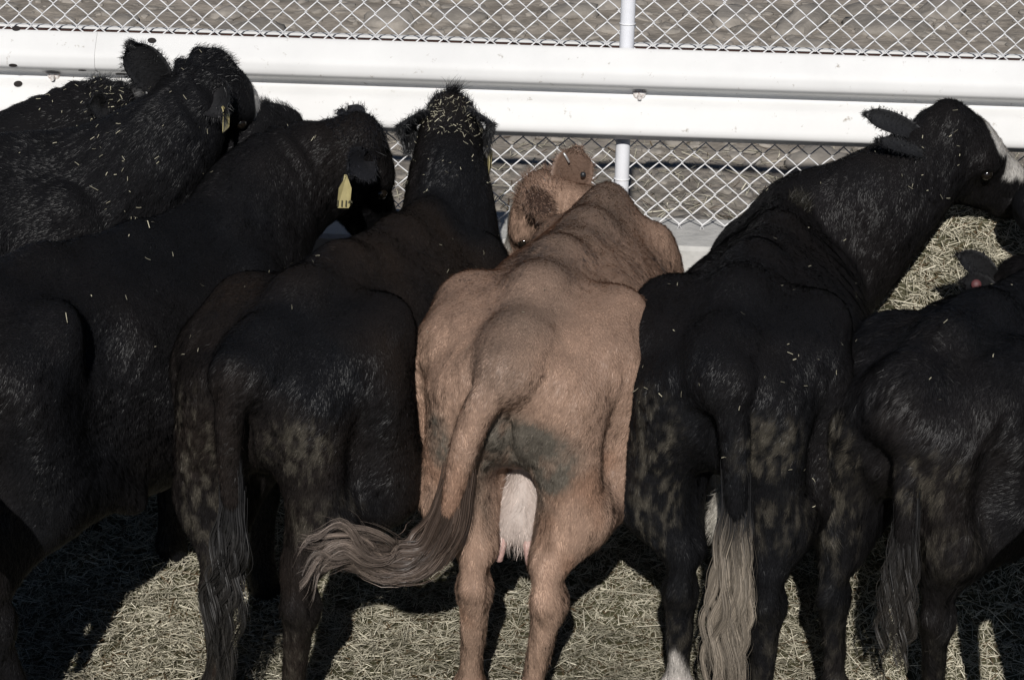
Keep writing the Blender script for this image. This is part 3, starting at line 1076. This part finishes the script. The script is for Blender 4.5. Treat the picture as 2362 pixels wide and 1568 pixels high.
        for k in range(nst):
            li = rg.integers(0, 40)
            ab = lock[li] * 1.1 + rg.normal(0, .08 if rg.random() < .9 else .24, 2)
            st_ = rg.uniform(0, .35); en = min(1, lend[li] + rg.normal(0, .05))
            if st_ > .2: en = min(1, en)
            j = np.linspace(st_, en, 22)
            px = np.stack([np.interp(j, uu, path[:, a]) for a in range(3)], -1)
            a1 = np.stack([np.interp(j, uu, A1[:, a]) for a in range(3)], -1); a2 = np.stack([np.interp(j, uu, A2[:, a]) for a in range(3)], -1)
            ww = np.interp(j, uu, wprof)
            wav = sw.get('wave', .35) * np.sin(j * 22 + lph[li]) * sstep(.15, .6, j)
            p = px + a1 * ((ab[0] + wav * .5) * ww)[:, None] + a2 * ((ab[1] + wav * .4) * ww * sw.get('flat', .6))[:, None]
            p[:, 2] -= sw.get('droop', 0) * (lph[li] / 6.28) * np.clip((j - .5) / .5, 0, 1) ** 2
            p[:, 2] += sw.get('droop', 0) * .5 * max(0, math.sin(lph[li] * 3)) * np.clip((j - .45) / .55, 0, 1) ** 1.5 * (1 - np.clip((j - .8) / .2, 0, 1))
            tt = np.gradient(p, axis=0); tt /= np.linalg.norm(tt, axis=1)[:, None] + 1e-9
            sv = np.cross(tt, rg.normal(0, 1, 3)); sv /= np.linalg.norm(sv, axis=1)[:, None] + 1e-9
            hw = (sw.get('hw', .0016) * (1 - .8 * ((j - st_) / (en - st_ + 1e-6)) ** 3) / 2)[:, None]
            vv = np.stack([p - sv * hw, p + sv * hw], 1).reshape(-1, 3)
            i = np.arange(21)[:, None] * 2 + off
            QQ.append(i + np.array([[0, 1, 3, 2]])); VV.append(vv); off += 44
            mixv = sstep(sw.get('pale0', .0), sw.get('pale1', 1.0), j + rg.normal(0, .06))[:, None]
            cc = (c0 * (1 - mixv) + c1 * mixv) * math.exp(rg.normal(0, .30)) * (0.7 + .6 * (li % 7) / 6)
            CC.append(np.repeat(cc, 2, 0))
        mesh_obj('tail_switch', np.vstack(VV), [np.vstack(QQ)], M_HAIR, root, np.vstack(CC))
    # loose hay bits
    for (c, rad, nn) in cfg.get('wisps', []):
        if c is None:
            cand = np.where((N @ Mw.T)[:, 2] > .35)[0]
        else:
            dd = np.linalg.norm(V - tl(c), axis=1)
            cand = np.where((dd < rad) & ((N @ Mw.T)[:, 2] > -.1))[0]
        if len(cand) == 0: continue
        ii = rg.choice(cand, nn)
        WISPS.append((tw(V[ii]), N[ii] @ Mw.T))
    return root, tw


# ---- coats
BLK = np.array([.0052, .0054, .0066])


def black_coat(brown=0.0, mudf=None, white=None, seed=0):
    def f(p, n):
        b = (fbm(p + seed, 3.0, 3) - .35) * brown * 2.2
        b = np.clip(b, 0, 1)[:, None]
        c = BLK * (1 - b) + np.array([.019, .0135, .0105]) * b
        c = np.tile(c, (1, 1)) * (0.75 + .5 * fbm(p + seed, 14, 2))[:, None]
        if mudf is not None:
            m = np.clip(mudf(p) * 1.2, 0, 1) * sstep(.44, .68, .72 * fbm(p * [1, 1, .4] + 3 + seed, 85, 2) + .28 * fbm(p + seed, 18, 3)) * .68
            c = c * (1 - m[:, None]) + np.array([.080, .071, .056]) * m[:, None]
        if white is not None:
            w = white(p)[:, None]
            c = c * (1 - w) + np.array([.55, .52, .48]) * w
        return c
    return f


def blob(p, c, r):
    return sstep(1.0, .45, np.linalg.norm((p - np.array(c)) / np.array(r), axis=1))


def mud_rump(p):
    return (blob(p, (-.50, .15, .93), (.16, .11, .15)) + blob(p, (-.50, -.13, .93), (.16, .13, .12)) + .8 * blob(p, (-.46, .14, .72), (.12, .09, .25)) +
            .6 * blob(p, (-.40, -.16, .72), (.18, .14, .12)) + .45 * sstep(.55, .3, p[:, 2]))


def brown_coat(p, n):
    t = fbm(p + 5, 3.2, 3)[:, None]
    c = np.array([.335, .224, .164]) * (1 - t) + np.array([.262, .172, .128]) * t
    # darker, dustier stripe along the spine and redder patches low on the hide
    sp = (sstep(.13, .03, np.abs(p[:, 1] - .02 * np.sin(p[:, 0] * 9))) * sstep(1.0, 1.12, p[:, 2]) * (.4 + .6 * fbm(p, 8, 2)))[:, None]
    c = c * (1 - .8 * sp) + np.array([.135, .102, .082]) * .8 * sp
    pt = (sstep(.52, .68, fbm(p + 31, 7, 3)) * sstep(1.0, .8, p[:, 2]) * .45)[:, None]
    c = c * (1 - pt) + np.array([.20, .10, .058]) * pt
    # thin greyer legs
    lg = sstep(.55, .3, p[:, 2])[:, None]
    c = c * (1 - .4 * lg) + np.array([.20, .14, .10]) * .4 * lg
    # dried dung below the tail
    d1 = blob(p, (-.50, -.02, .86), (.17, .15, .17)) + blob(p, (-.50, -.10, .88), (.16, .12, .12)) + .9 * blob(p, (-.47, .17, .90), (.12, .05, .10)) + .55 * blob(p, (-.46, 0, .72), (.14, .13, .16))
    d = np.clip(np.clip(d1, 0, 1) * (.62 + .7 * sstep(.30, .55, fbm(p + 2, 24, 3))), 0, 1)[:, None]
    c = c * (1 - d) + np.array([.112, .098, .080]) * (.75 + .5 * fbm(p, 30, 2))[:, None] * d
    # head redder and darker
    h = sstep(1.12, 1.35, p[:, 0])[:, None]
    c = c * (1 - h) + np.array([.165, .096, .068]) * h
    return c * (.86 + .28 * fbm(p, 45, 2))[:, None]


def udder_part(pale, scale=1.0, long_=1.0, off=(0, 0, 0), teats=True):
    def g(root, v, tl, V, N, hp):
        c = v(-.16 + off[0], off[1], .60 + off[2])
        S = Solid(c - .26, c + .26, .008)
        S.ell(c, np.array([.11, .062, .060]) * scale, .03)
        S.ell(c + np.array([-.04, .026, -.035]) * scale, np.array([.06, .048, .05]) * scale, .03)
        S.ell(c + np.array([-.04, -.026, -.035]) * scale, np.array([.06, .048, .05]) * scale, .03)
        S.cone(c, c + np.array([-.02, 0, .13]) * scale, .05 * scale, .026 * scale, .07)
        S.ell(c + np.array([-.15, 0, -.04]) * scale, np.array([.03, .004, .06]) * scale, .02, sub=True)
        Vu, Fu = S.mesh(2)
        Cu = np.tile(pale, (len(Vu), 1)) * (.8 + .4 * fbm(Vu, 25, 2))[:, None]
        u = mesh_obj('udder', Vu, [Fu], M_SKIN, root, Cu)
        Nu = vert_normals(Vu, Fu)
        nn = 2200
        ii = rng.integers(0, len(Vu), nn)
        dr = Nu[ii] * .5 + np.array([-.1, 0, -1.0]) + rng.normal(0, .25, (nn, 3))
        Vh, qh, ch = strands(None, Vu[ii], dr, .035 * long_ * rng.uniform(.4, 1.2, nn), np.full(nn, .0012), np.array(pale) * 1.15 * np.exp(rng.normal(0, .25, (nn, 1))), 3, .3, .4)
        mesh_obj('udder_hair', Vh, [qh], M_HAIR, u, ch)
        if teats:
            for sx in (0, 1):
                for sy in (-1, 1):
                    b = c + np.array([-.085 + .10 * sx, .036 * sy, -.075]) * scale
                    mb = MB()
                    mb.tube([b + [0, 0, .03], b, b + [-.002, .003 * sy, -.020], b + [-.004, .006 * sy, -.038], b + [-.004, .006 * sy, -.043]],
                            [.017, .013, .0115, .011, .004], 12)
                    mb.build('teat', M_SKIN, u, smooth=True, cols=np.tile([.42, .27, .24], (mb.n, 1)))
    return g


def ear_tag(P_top, P_bot, w, facing, text=None, m=None):
    """a plastic flag tag hanging between two world points, with its number as a raised text"""
    def g(root, v, tl, V, N, hp):
        a, b = Vector(tl(P_top)), Vector(tl(P_bot))
        Rt = np.array(root.rotation_euler.to_matrix())
        f = Vector(np.array(facing) @ Rt).normalized()
        ax = (b - a); L = ax.length; ax.normalize()
        f = (f - ax * f.dot(ax)).normalized()
        sd = ax.cross(f)
        outl = [(-.10, 0), (.10, 0), (.18, .18), (.5, .38), (.5, .93), (.42, 1.0), (-.42, 1.0), (-.5, .93), (-.5, .38), (-.18, .18)]
        mb = MB()
        n = len(outl)
        Vt = [tuple(a + sd * (x * w) + ax * (y * L) + f * (.010 * math.sin(y * 3) + dz)) for dz in (0.0, .0022) for (x, y) in outl]
        mb.add(Vt, [(i, (i + 1) % n, n + (i + 1) % n, n + i) for i in range(n)], [(0, i + 1, i) for i in range(1, n - 1)] + [(n, n + i, n + i + 1) for i in range(1, n - 1)])
        t = mb.build('ear_tag', m or M_TAG, root)
        if text:
            cu = bpy.data.curves.new('tag_number', 'FONT')
            cu.body = text; cu.size = w * .68; cu.extrude = .0004; cu.align_x = 'CENTER'; cu.space_character = .95
            cu.offset = 0.0007
            to = bpy.data.objects.new('tag_number', cu)
            COL.objects.link(to)
            to.parent = t
            pos = a + ax * (L * .92) + f * (.0022 + .010 * math.sin(2.6) + .0036)
            mm = Matrix.Identity(4)
            rt = -sd if False else sd
            up = -ax
            rt = up.cross(f)
            for i in range(3):
                mm[i][0] = rt[i]; mm[i][1] = up[i]; mm[i][2] = f[i]; mm[i][3] = pos[i]
            me = bpy.data.meshes.new_from_object(to.evaluated_get(bpy.context.evaluated_depsgraph_get()))
            me.name = 'tag_number'
            bpy.data.objects.remove(to)
            to = bpy.data.objects.new('tag_number', me); COL.objects.link(to); to.parent = t
            me.materials.clear(); me.materials.append(M_INK)
            to.matrix_local = mm
    return g


def clip_bar(A, B):
    def g(root, v, tl, V, N, hp):
        a, b = Vector(tl(A)), Vector(tl(B))
        mb = MB(); mb.tube([a, a * .7 + b * .3 + Vector((0, 0, .001)), b], .0035, 8)
        mb.build('metal_clip', M_CLIP, root, smooth=True)
    return g


def button(P, r, facing, m):
    def g(root, v, tl, V, N, hp):
        a = Vector(tl(P)); Rt = np.array(root.rotation_euler.to_matrix()); f = Vector(np.array(facing) @ Rt).normalized()
        mb = MB(); mb.tube([a - f * .004, a, a + f * .003, a + f * .005], [r * .9, r, r * .85, r * .2], 16)
        autosmooth(mb.build('ear_button', m, root), 50)
    return g



def face_white(p0, ax_lo, ax_hi):
    pass


FUR = 240000
# brown cow, the only one of its colour
cow(dict(seed=11, pos=(.08, 6.2, 0), heading=13, label='reddish brown cow with dung on its rump and tail swung aside, centre of the row',
    poll=at(1248, 425, 7.27), muzzle=at(1140, 585, 7.48), brow=(-.75, .1, .6), neck=[at(1385, 545, 7.18)],
    hl=(0, -.06), hl_hock=(0, -.04), hr=(-.05, .10), belly=.98, crest=.90, mud=lambda p: blob(p, (-.50, -.02, .86), (.17, .2, .17)) * .8,
    extra=[lambda S, v, tl, hp: (S.chain([tl(at(1208, 712, 5.86)), tl(at(1178, 765, 5.80)), tl(at(1128, 835, 5.745))], [.004, .008, .006], .0) if False else None,
                                S.cone(tl(at(1205, 735, 5.98)), tl(at(1120, 850, 5.86)), .006, .010, .035, True),
                                S.ell(tl(at(1208, 880, 5.815)), (.022, .016, .034), .02), S.ell(tl(at(1210, 900, 5.79)), (.012, .009, .016), .01),
                                S.cone(tl(at(1245, 830, 5.83)), tl(at(1238, 890, 5.81)), .014, .008, .03))], color=brown_coat, haircol=(.155, .102, .076), fur=FUR + 30000, furvar=.15, neck_r=.62, hs=.95, patch=[(at(1208, 888, 5.80), .035, (.15, .095, .085)), (('h', (.20, -.01, .02)), .065, (.50, .47, .42)), (('h', (.30, -.01, .0)), .065, (.50, .47, .42))],
    tail_world=[at(1172, 862, 5.80), at(1118, 925, 5.765), at(1078, 1010, 5.75), at(1054, 1100, 5.745), at(1036, 1180, 5.745)], tail_r=(.040, .038, .033, .028, .024),
    switch=dict(path=[at(1058, 1060, 5.745), at(1046, 1130, 5.745), at(1024, 1210, 5.745), at(975, 1272, 5.75), at(890, 1290, 5.73), at(810, 1250, 5.66), at(745, 1228, 5.63), at(685, 1240, 5.60)],
                w=(.030, .032, .040, .044, .046, .050, .060, .065), n=2600, c0=(.050, .034, .026), c1=(.155, .124, .104), pale0=.25, pale1=.9, wave=.55, droop=.17, flat=.45, hw=.0014, vertical=True),
    ears=[dict(base=at(1308, 450, 7.30), tip=at(1336, 334, 7.24), pw=.5, w=.125, n=(-.1, -1, .2), len=.016, hair=1500, cup=.15),
          dict(base=at(1218, 432, 7.20), tip=at(1262, 512, 7.08), w=.068, n=(.3, -.9, .1), len=.036, hair=2600, col=(.035, .02, .014), hcol=(.12, .076, .055), droop=.9)],
    tufts=[(at(1235, 420, 7.27), .10, 1500, .028, (-.2, -.3, .2), .6, (.14, .088, .064))],
    parts=[button(at(1345, 402, 7.235), .0085, (0, -1, .2), M_DARKTAG), clip_bar(at(1300, 352, 7.235), at(1313, 374, 7.232)),
           udder_part((.40, .335, .30), .98, 1, (-.05, 0.005, .025))],
    wisps=[(None, 0, 12), (at(1190, 470, 7.28), .16, 34)]))

# black-brown cow with its head up at the rail, seen straight from behind
cow(dict(seed=21, pos=(-.50, 6.13, 0), heading=21, label='dark brownish black cow with straw on its poll and head raised straight at the rail',
    poll=at(1040, 232, 7.18), muzzle=at(1045, 420, 7.46), brow=(0, .75, .65), neck=[at(1035, 430, 7.02)], neck_r=.70, hs=.88,
    hl=(0, -.02), hl_hock=(0, -.03), hr=(-.02, .09), mud=mud_rump, color=black_coat(1.0, mud_rump, seed=2), haircol=(.012, .012, .013), fur=FUR, thigh_fold=1.0,
    tail_world=[at(552, 865, 5.745), at(533, 940, 5.71), at(527, 1040, 5.70), at(536, 1160, 5.70)], tail_r=(.042, .034, .027, .024),
    switch=dict(path=[at(530, 1040, 5.70), at(535, 1160, 5.70), at(525, 1290, 5.70), at(512, 1420, 5.70), at(508, 1640, 5.70)], w=(.026, .027, .038, .042, .03), n=1500,
                c0=(.012, .012, .013), c1=(.022, .020, .018), wave=1.0, flat=.6, vertical=True),
    ears=[dict(base=at(975, 298, 7.16), tip=at(914, 290, 7.05), w=.12, n=(.5, -1, .0), len=.035, hair=1900, droop=1.2, along=.3),
          dict(base=at(1106, 292, 7.16), tip=at(1142, 286, 7.04), w=.12, n=(-.5, -1, .0), len=.030, hair=1700, droop=1.2, along=.3)],
    tufts=[(at(1040, 230, 7.18), .09, 1300, .020, (0, 0, .5), .5, (.008, .008, .009)), (at(1040, 222, 7.18), .022, 220, .055, (0, 0, 2.5), .15, (.008, .008, .009))],
    parts=[ear_tag(at(1124, 335, 7.08), at(1126, 400, 7.10), .05, (1, -.15, 0))],
    wisps=[(at(1045, 285, 7.1), .085, 170), (at(1040, 330, 7.1), .2, 50), (None, 0, 34)]))

# black cow with the pale tail switch, right of the brown one
def r5_white(p):
    return (blob(p, (-.36, .10, .12), (.3, .16, .155)) + 0) * sstep(.35, .24, p[:, 2]) * (p[:, 1] > 0) * (p[:, 0] < 0)

def r5_coat(p, n):
    c = black_coat(.35, mud_rump, seed=4)(p, n)
    w = (sstep(.27, .22, p[:, 2] + .05 * np.sin(p[:, 1] * 60)) * (p[:, 1] > 0) * (p[:, 0] < -.1))[:, None]
    b = (sstep(.60, .50, p[:, 2]) * sstep(.2, .3, p[:, 0]) * sstep(.85, .7, p[:, 0]))[:, None]
    w = np.clip(w + b, 0, 1)
    return c * (1 - w) + np.array([.42, .39, .36]) * w

cow(dict(seed=31, pos=(.59, 6.2, 0), heading=14, label='glossy black cow with long blond tail switch and one white hind sock',
    patch=[(at(1903, 1065, 6.35), .10, (.5, .48, .45)), (('h', (.20, 0, .02)), .085, (.6, .58, .55)), (('h', (.30, 0, -.01)), .085, (.6, .58, .55))], poll=at(2185, 268, 7.18), muzzle=at(2400, 400, 7.38), brow=(.8, .1, .55), neck=[at(2000, 480, 7.05)], neck_r=1.0, hs=1.05,
    hl=(.03, -.09), hl_hock=(0, -.04), hr=(0, .02), mud=mud_rump, color=r5_coat, haircol=(.012, .012, .013), fur=FUR, ribs=.5, neck_fold=.4,
    tail_world=[at(1672, 880, 5.80), at(1690, 965, 5.76), at(1698, 1080, 5.74), at(1699, 1180, 5.735)], tail_r=(.045, .037, .029, .025),
    switch=dict(path=[at(1698, 1060, 5.735), at(1699, 1160, 5.735), at(1692, 1250, 5.73), at(1680, 1400, 5.72), at(1668, 1520, 5.72), at(1672, 1700, 5.72)], w=(.028, .027, .034, .042, .042, .034), n=2000,
                c0=(.010, .010, .011), c1=(.165, .14, .112), pale0=.26, pale1=.52, wave=.7, flat=.55, vertical=True),
    ears=[dict(base=at(2118, 306, 7.12), tip=at(1988, 264, 7.06), pw=.55, w=.062, n=(0, -.9, .5), len=.014, hair=1200, cup=.2),
          dict(base=at(2130, 356, 7.04), tip=at(2014, 330, 6.98), pw=.55, w=.042, n=(0, -.7, .7), len=.016, hair=1200, cup=.2)],
    tufts=[(at(1862, 440, 6.86), .06, 400, .035, (-.3, -.2, .3), .7, (.02, .018, .014))],
    parts=[udder_part((.34, .32, .28), 1.0, .9, (-.02, -.045, .035), teats=False)],
    wisps=[(None, 0, 46), (at(2150, 300, 7.1), .2, 30), (at(1780, 900, 5.7), .4, 20)]))

# big black cow front left with the numbered tag
cow(dict(seed=41, pos=(-1.28, 5.98, 0), heading=33, s=1.03, label='big black cow front left wearing a yellow ear tag numbered 1119',
    poll=at(835, 295, 7.06), muzzle=at(925, 480, 7.36), brow=(.45, -.15, .85), neck=[at(620, 430, 6.95)], neck_r=.92, neck_fold=1.0,
    hr=(.14, -.06), belly=1.12, color=black_coat(.35, None, seed=6), haircol=(.012, .012, .014), fur=FUR, bumps=lambda p: -.012 * blob(p, (.18, -.24, .98), (.10, .1, .06)),
    ears=[dict(base=at(850, 362, 6.98), tip=at(795, 405, 6.84), w=.10, n=(.2, -.8, .3), len=.02, hair=900),
          dict(base=at(830, 290, 7.12), tip=at(800, 262, 7.22), w=.08, n=(0, -.5, .8), len=.02, hair=600)],
    tufts=[(at(825, 290, 7.06), .10, 1400, .036, (.1, -.1, .5), .6, (.010, .010, .012))],
    parts=[ear_tag(at(797, 402, 6.83), at(791, 478, 6.83), .036, (.25, -1, .15), '1119')],
    wisps=[(None, 0, 40)]))

# front right, long haired
cow(dict(seed=51, pos=(1.13, 6.13, 0), heading=34, s=.93, belly=1.25, label='shaggy black young cow at the right edge with a red ear button',
    poll=at(2345, 632, 6.84), muzzle=at(2560, 700, 7.1), brow=(.1, -.1, 1), neck=[], neck_r=.9, hs=.9,
    hl=(.0, -.02), hr=(.12, .05), color=black_coat(.4, mud_rump, seed=8), haircol=(.010, .010, .011), fur=FUR, furlen=lambda p: 1.6, fuzz=.22, ruffle=1.9, lift=.12,
    tail_world=[at(2105, 985, 5.80), at(2095, 1070, 5.77), at(2092, 1180, 5.75), at(2090, 1260, 5.745)], tail_r=(.042, .034, .028, .025),
    switch=dict(path=[at(2092, 1120, 5.76), at(2090, 1220, 5.745), at(2078, 1330, 5.745), at(2065, 1450, 5.745), at(2058, 1540, 5.745)], w=(.028, .028, .034, .038, .028), n=900,
                c0=(.011, .011, .012), c1=(.03, .026, .022), wave=.9, vertical=True),
    ears=[dict(base=at(2300, 636, 6.84), tip=at(2200, 586, 6.79), w=.07, n=(0, -.9, .5), len=.022, hair=700, cup=.2),
          dict(base=at(2300, 672, 6.80), tip=at(2208, 652, 6.73), w=.07, n=(0, -.7, .6), len=.022, hair=700, cup=.3)],
    parts=[button(at(2252, 655, 6.72), .014, (-.1, -1, .4), M_RED)],
    wisps=[(None, 0, 16)]))

# second row at the left: broadside to the rail
cow(dict(seed=61, pos=(-2.12, 6.80, 0), heading=72, s=1.08, label='black cow with chaff on its neck and one ear pricked against white rail',
    patch=[(('h', (.24, 0, .0)), .085, (.6, .58, .55))], poll=at(482, 145, 7.16), muzzle=at(668, 300, 7.44), brow=(.75, .1, .65), hs=.98, neck=[at(385, 320, 7.08)], neck_r=.76, neck_fold=1.2,
    color=black_coat(.1, None, seed=9), haircol=(.010, .010, .011), fur=160000, fuzz=.12,
    ears=[dict(base=at(382, 205, 7.16), tip=at(298, 95, 7.10), w=.115, pw=.6, n=(0, -1, .2), len=.022, hair=1500),
          dict(base=at(500, 190, 7.10), tip=at(518, 272, 7.02), w=.11, n=(-.3, -1, 0), len=.03, hair=800)],
    tufts=[(at(460, 125, 7.16), .12, 1300, .018, (0, 0, .3), .8, (.007, .007, .008))],
    parts=[ear_tag(at(512, 245, 7.02), at(518, 300, 7.02), .05, (1, -.25, 0))],
    wisps=[(None, 0, 30), (at(330, 330, 6.95), .22, 38), (at(450, 180, 7.1), .15, 12)]))

cow(dict(seed=71, pos=(-3.0, 7.22, 0), heading=86, s=.92, crest=.93, label='black cow farthest left with hay tangled in its fuzzy poll under the rail',
    poll=at(262, 222, 7.42), muzzle=at(300, 330, 7.40), brow=(.5, -.6, .6), neck=[at(80, 330, 7.36)], neck_r=.8, hs=.80,
    color=black_coat(.1, None, seed=10), haircol=(.010, .010, .011), fur=40000,
    ears=[dict(base=at(245, 242, 7.34), tip=at(195, 246, 7.26), w=.08, n=(0, -1, .3), len=.02, hair=700),
          dict(base=at(290, 222, 7.42), tip=at(330, 205, 7.45), w=.06, n=(0, -1, .3), len=.022, hair=400)],
    tufts=[(at(262, 215, 7.42), .10, 900, .028, (.1, -.1, .8), .7, (.010, .010, .011))],
    wisps=[(at(270, 225, 7.38), .12, 60), (at(160, 255, 7.3), .15, 30)]))

cow(dict(seed=81, pos=(-1.55, 7.02, 0), heading=76, s=.80, label='small dark calf face between the two black necks at the left',
    poll=at(652, 285, 7.34), muzzle=at(750, 415, 7.48), brow=(.5, -.4, .7), neck=[at(560, 340, 7.28)], neck_r=.75, hs=.9,
    color=black_coat(.2, None, seed=12), haircol=(.010, .010, .011), fur=40000,
    ears=[dict(base=at(600, 270, 7.36), tip=at(575, 262, 7.44), w=.07, n=(0, -1, .3), len=.03, hair=300)],
    tufts=[(at(640, 278, 7.34), .08, 900, .02, (0, 0, .8), .7, (.010, .010, .011))],
    wisps=[(at(610, 340, 7.3), .08, 6)]))

cow(dict(seed=91, pos=(2.35, 6.55, 0), heading=-38, s=.95, label='black muzzle of a cow reaching in from the right edge below the rail',
    poll=at(2500, 300, 7.25), muzzle=at(2330, 440, 7.02), brow=(-.2, .4, .8), neck=[at(2620, 330, 7.2)], neck_r=.85, hs=.95,
    color=black_coat(.2, None, seed=14), haircol=(.010, .010, .011), fur=40000, ears=[dict(base=at(2510, 330, 7.2), tip=at(2560, 380, 7.1), w=.1, n=(0, -1, .3), len=.03, hair=300)]))


# two unseen cows added nearer the camera, so their shadows darken the corners
cow(dict(seed=101, pos=(1.68, 5.12, 0), heading=92, tail=[(-.47, 0, 1.0), (-.48, 0, .85), (-.47, 0, .7)], tail_r=(.035, .028, .02), s=1.0, label='unseen black cow added beyond the right edge to shade the corner',
    poll=(3.05, 5.2, 1.15), muzzle=(3.35, 5.15, .8), neck=[(2.85, 5.22, 1.1)], color=black_coat(.2, None, seed=15), haircol=(.010, .010, .011), fur=9000, step=.016,
    ears=[dict(base=(3.05, 5.12, 1.13), tip=(3.0, 4.98, 1.1), w=.1, n=(0, 0, 1), len=.02, hair=100), dict(base=(3.05, 5.28, 1.13), tip=(3.0, 5.42, 1.1), w=.1, n=(0, 0, 1), len=.02, hair=100)]))
cow(dict(seed=102, pos=(-1.68, 5.12, 0), heading=-92, tail=[(-.47, 0, 1.0), (-.48, 0, .85), (-.47, 0, .7)], tail_r=(.035, .028, .02), s=1.0, label='unseen black cow added beyond the left edge to shade the corner',
    poll=(-2.99, 5.2, 1.15), muzzle=(-3.29, 5.15, .8), neck=[(-2.79, 5.22, 1.1)], color=black_coat(.2, None, seed=16), haircol=(.010, .010, .011), fur=9000, step=.016,
    ears=[dict(base=(-2.99, 5.12, 1.13), tip=(-2.94, 4.98, 1.1), w=.1, n=(0, 0, 1), len=.02, hair=100), dict(base=(-2.99, 5.28, 1.13), tip=(-2.94, 5.42, 1.1), w=.1, n=(0, 0, 1), len=.02, hair=100)]))


# hay bits lying on the animals
def build_wisps():
    P = np.vstack([w[0] for w in WISPS]); N = np.vstack([w[1] for w in WISPS])
    n = len(P)
    D = rng.normal(0, 1, (n, 3)); D -= N * (D * N).sum(1)[:, None] * .85; D /= np.linalg.norm(D, axis=1)[:, None]
    L = rng.uniform(.004, .017, n) * np.where(rng.random(n) < .08, 2.2, 1)
    V, q = blades(P + N * .010, D, L, rng.uniform(.001, .002, n), N + rng.normal(0, .3, (n, 3)), rng.normal(0, .1, n))
    c = np.array([.42, .39, .29]) * rng.uniform(.3, 1.1, (n, 1))
    o = mesh_obj('hay_wisps', V, [q], M_STRAW, None, np.repeat(c, 6, 0), smooth=False)
    tag(o, 'tiny scraps of pale hay caught in the coats of the cattle', 'hay scraps', kind='stuff')


build_wisps()
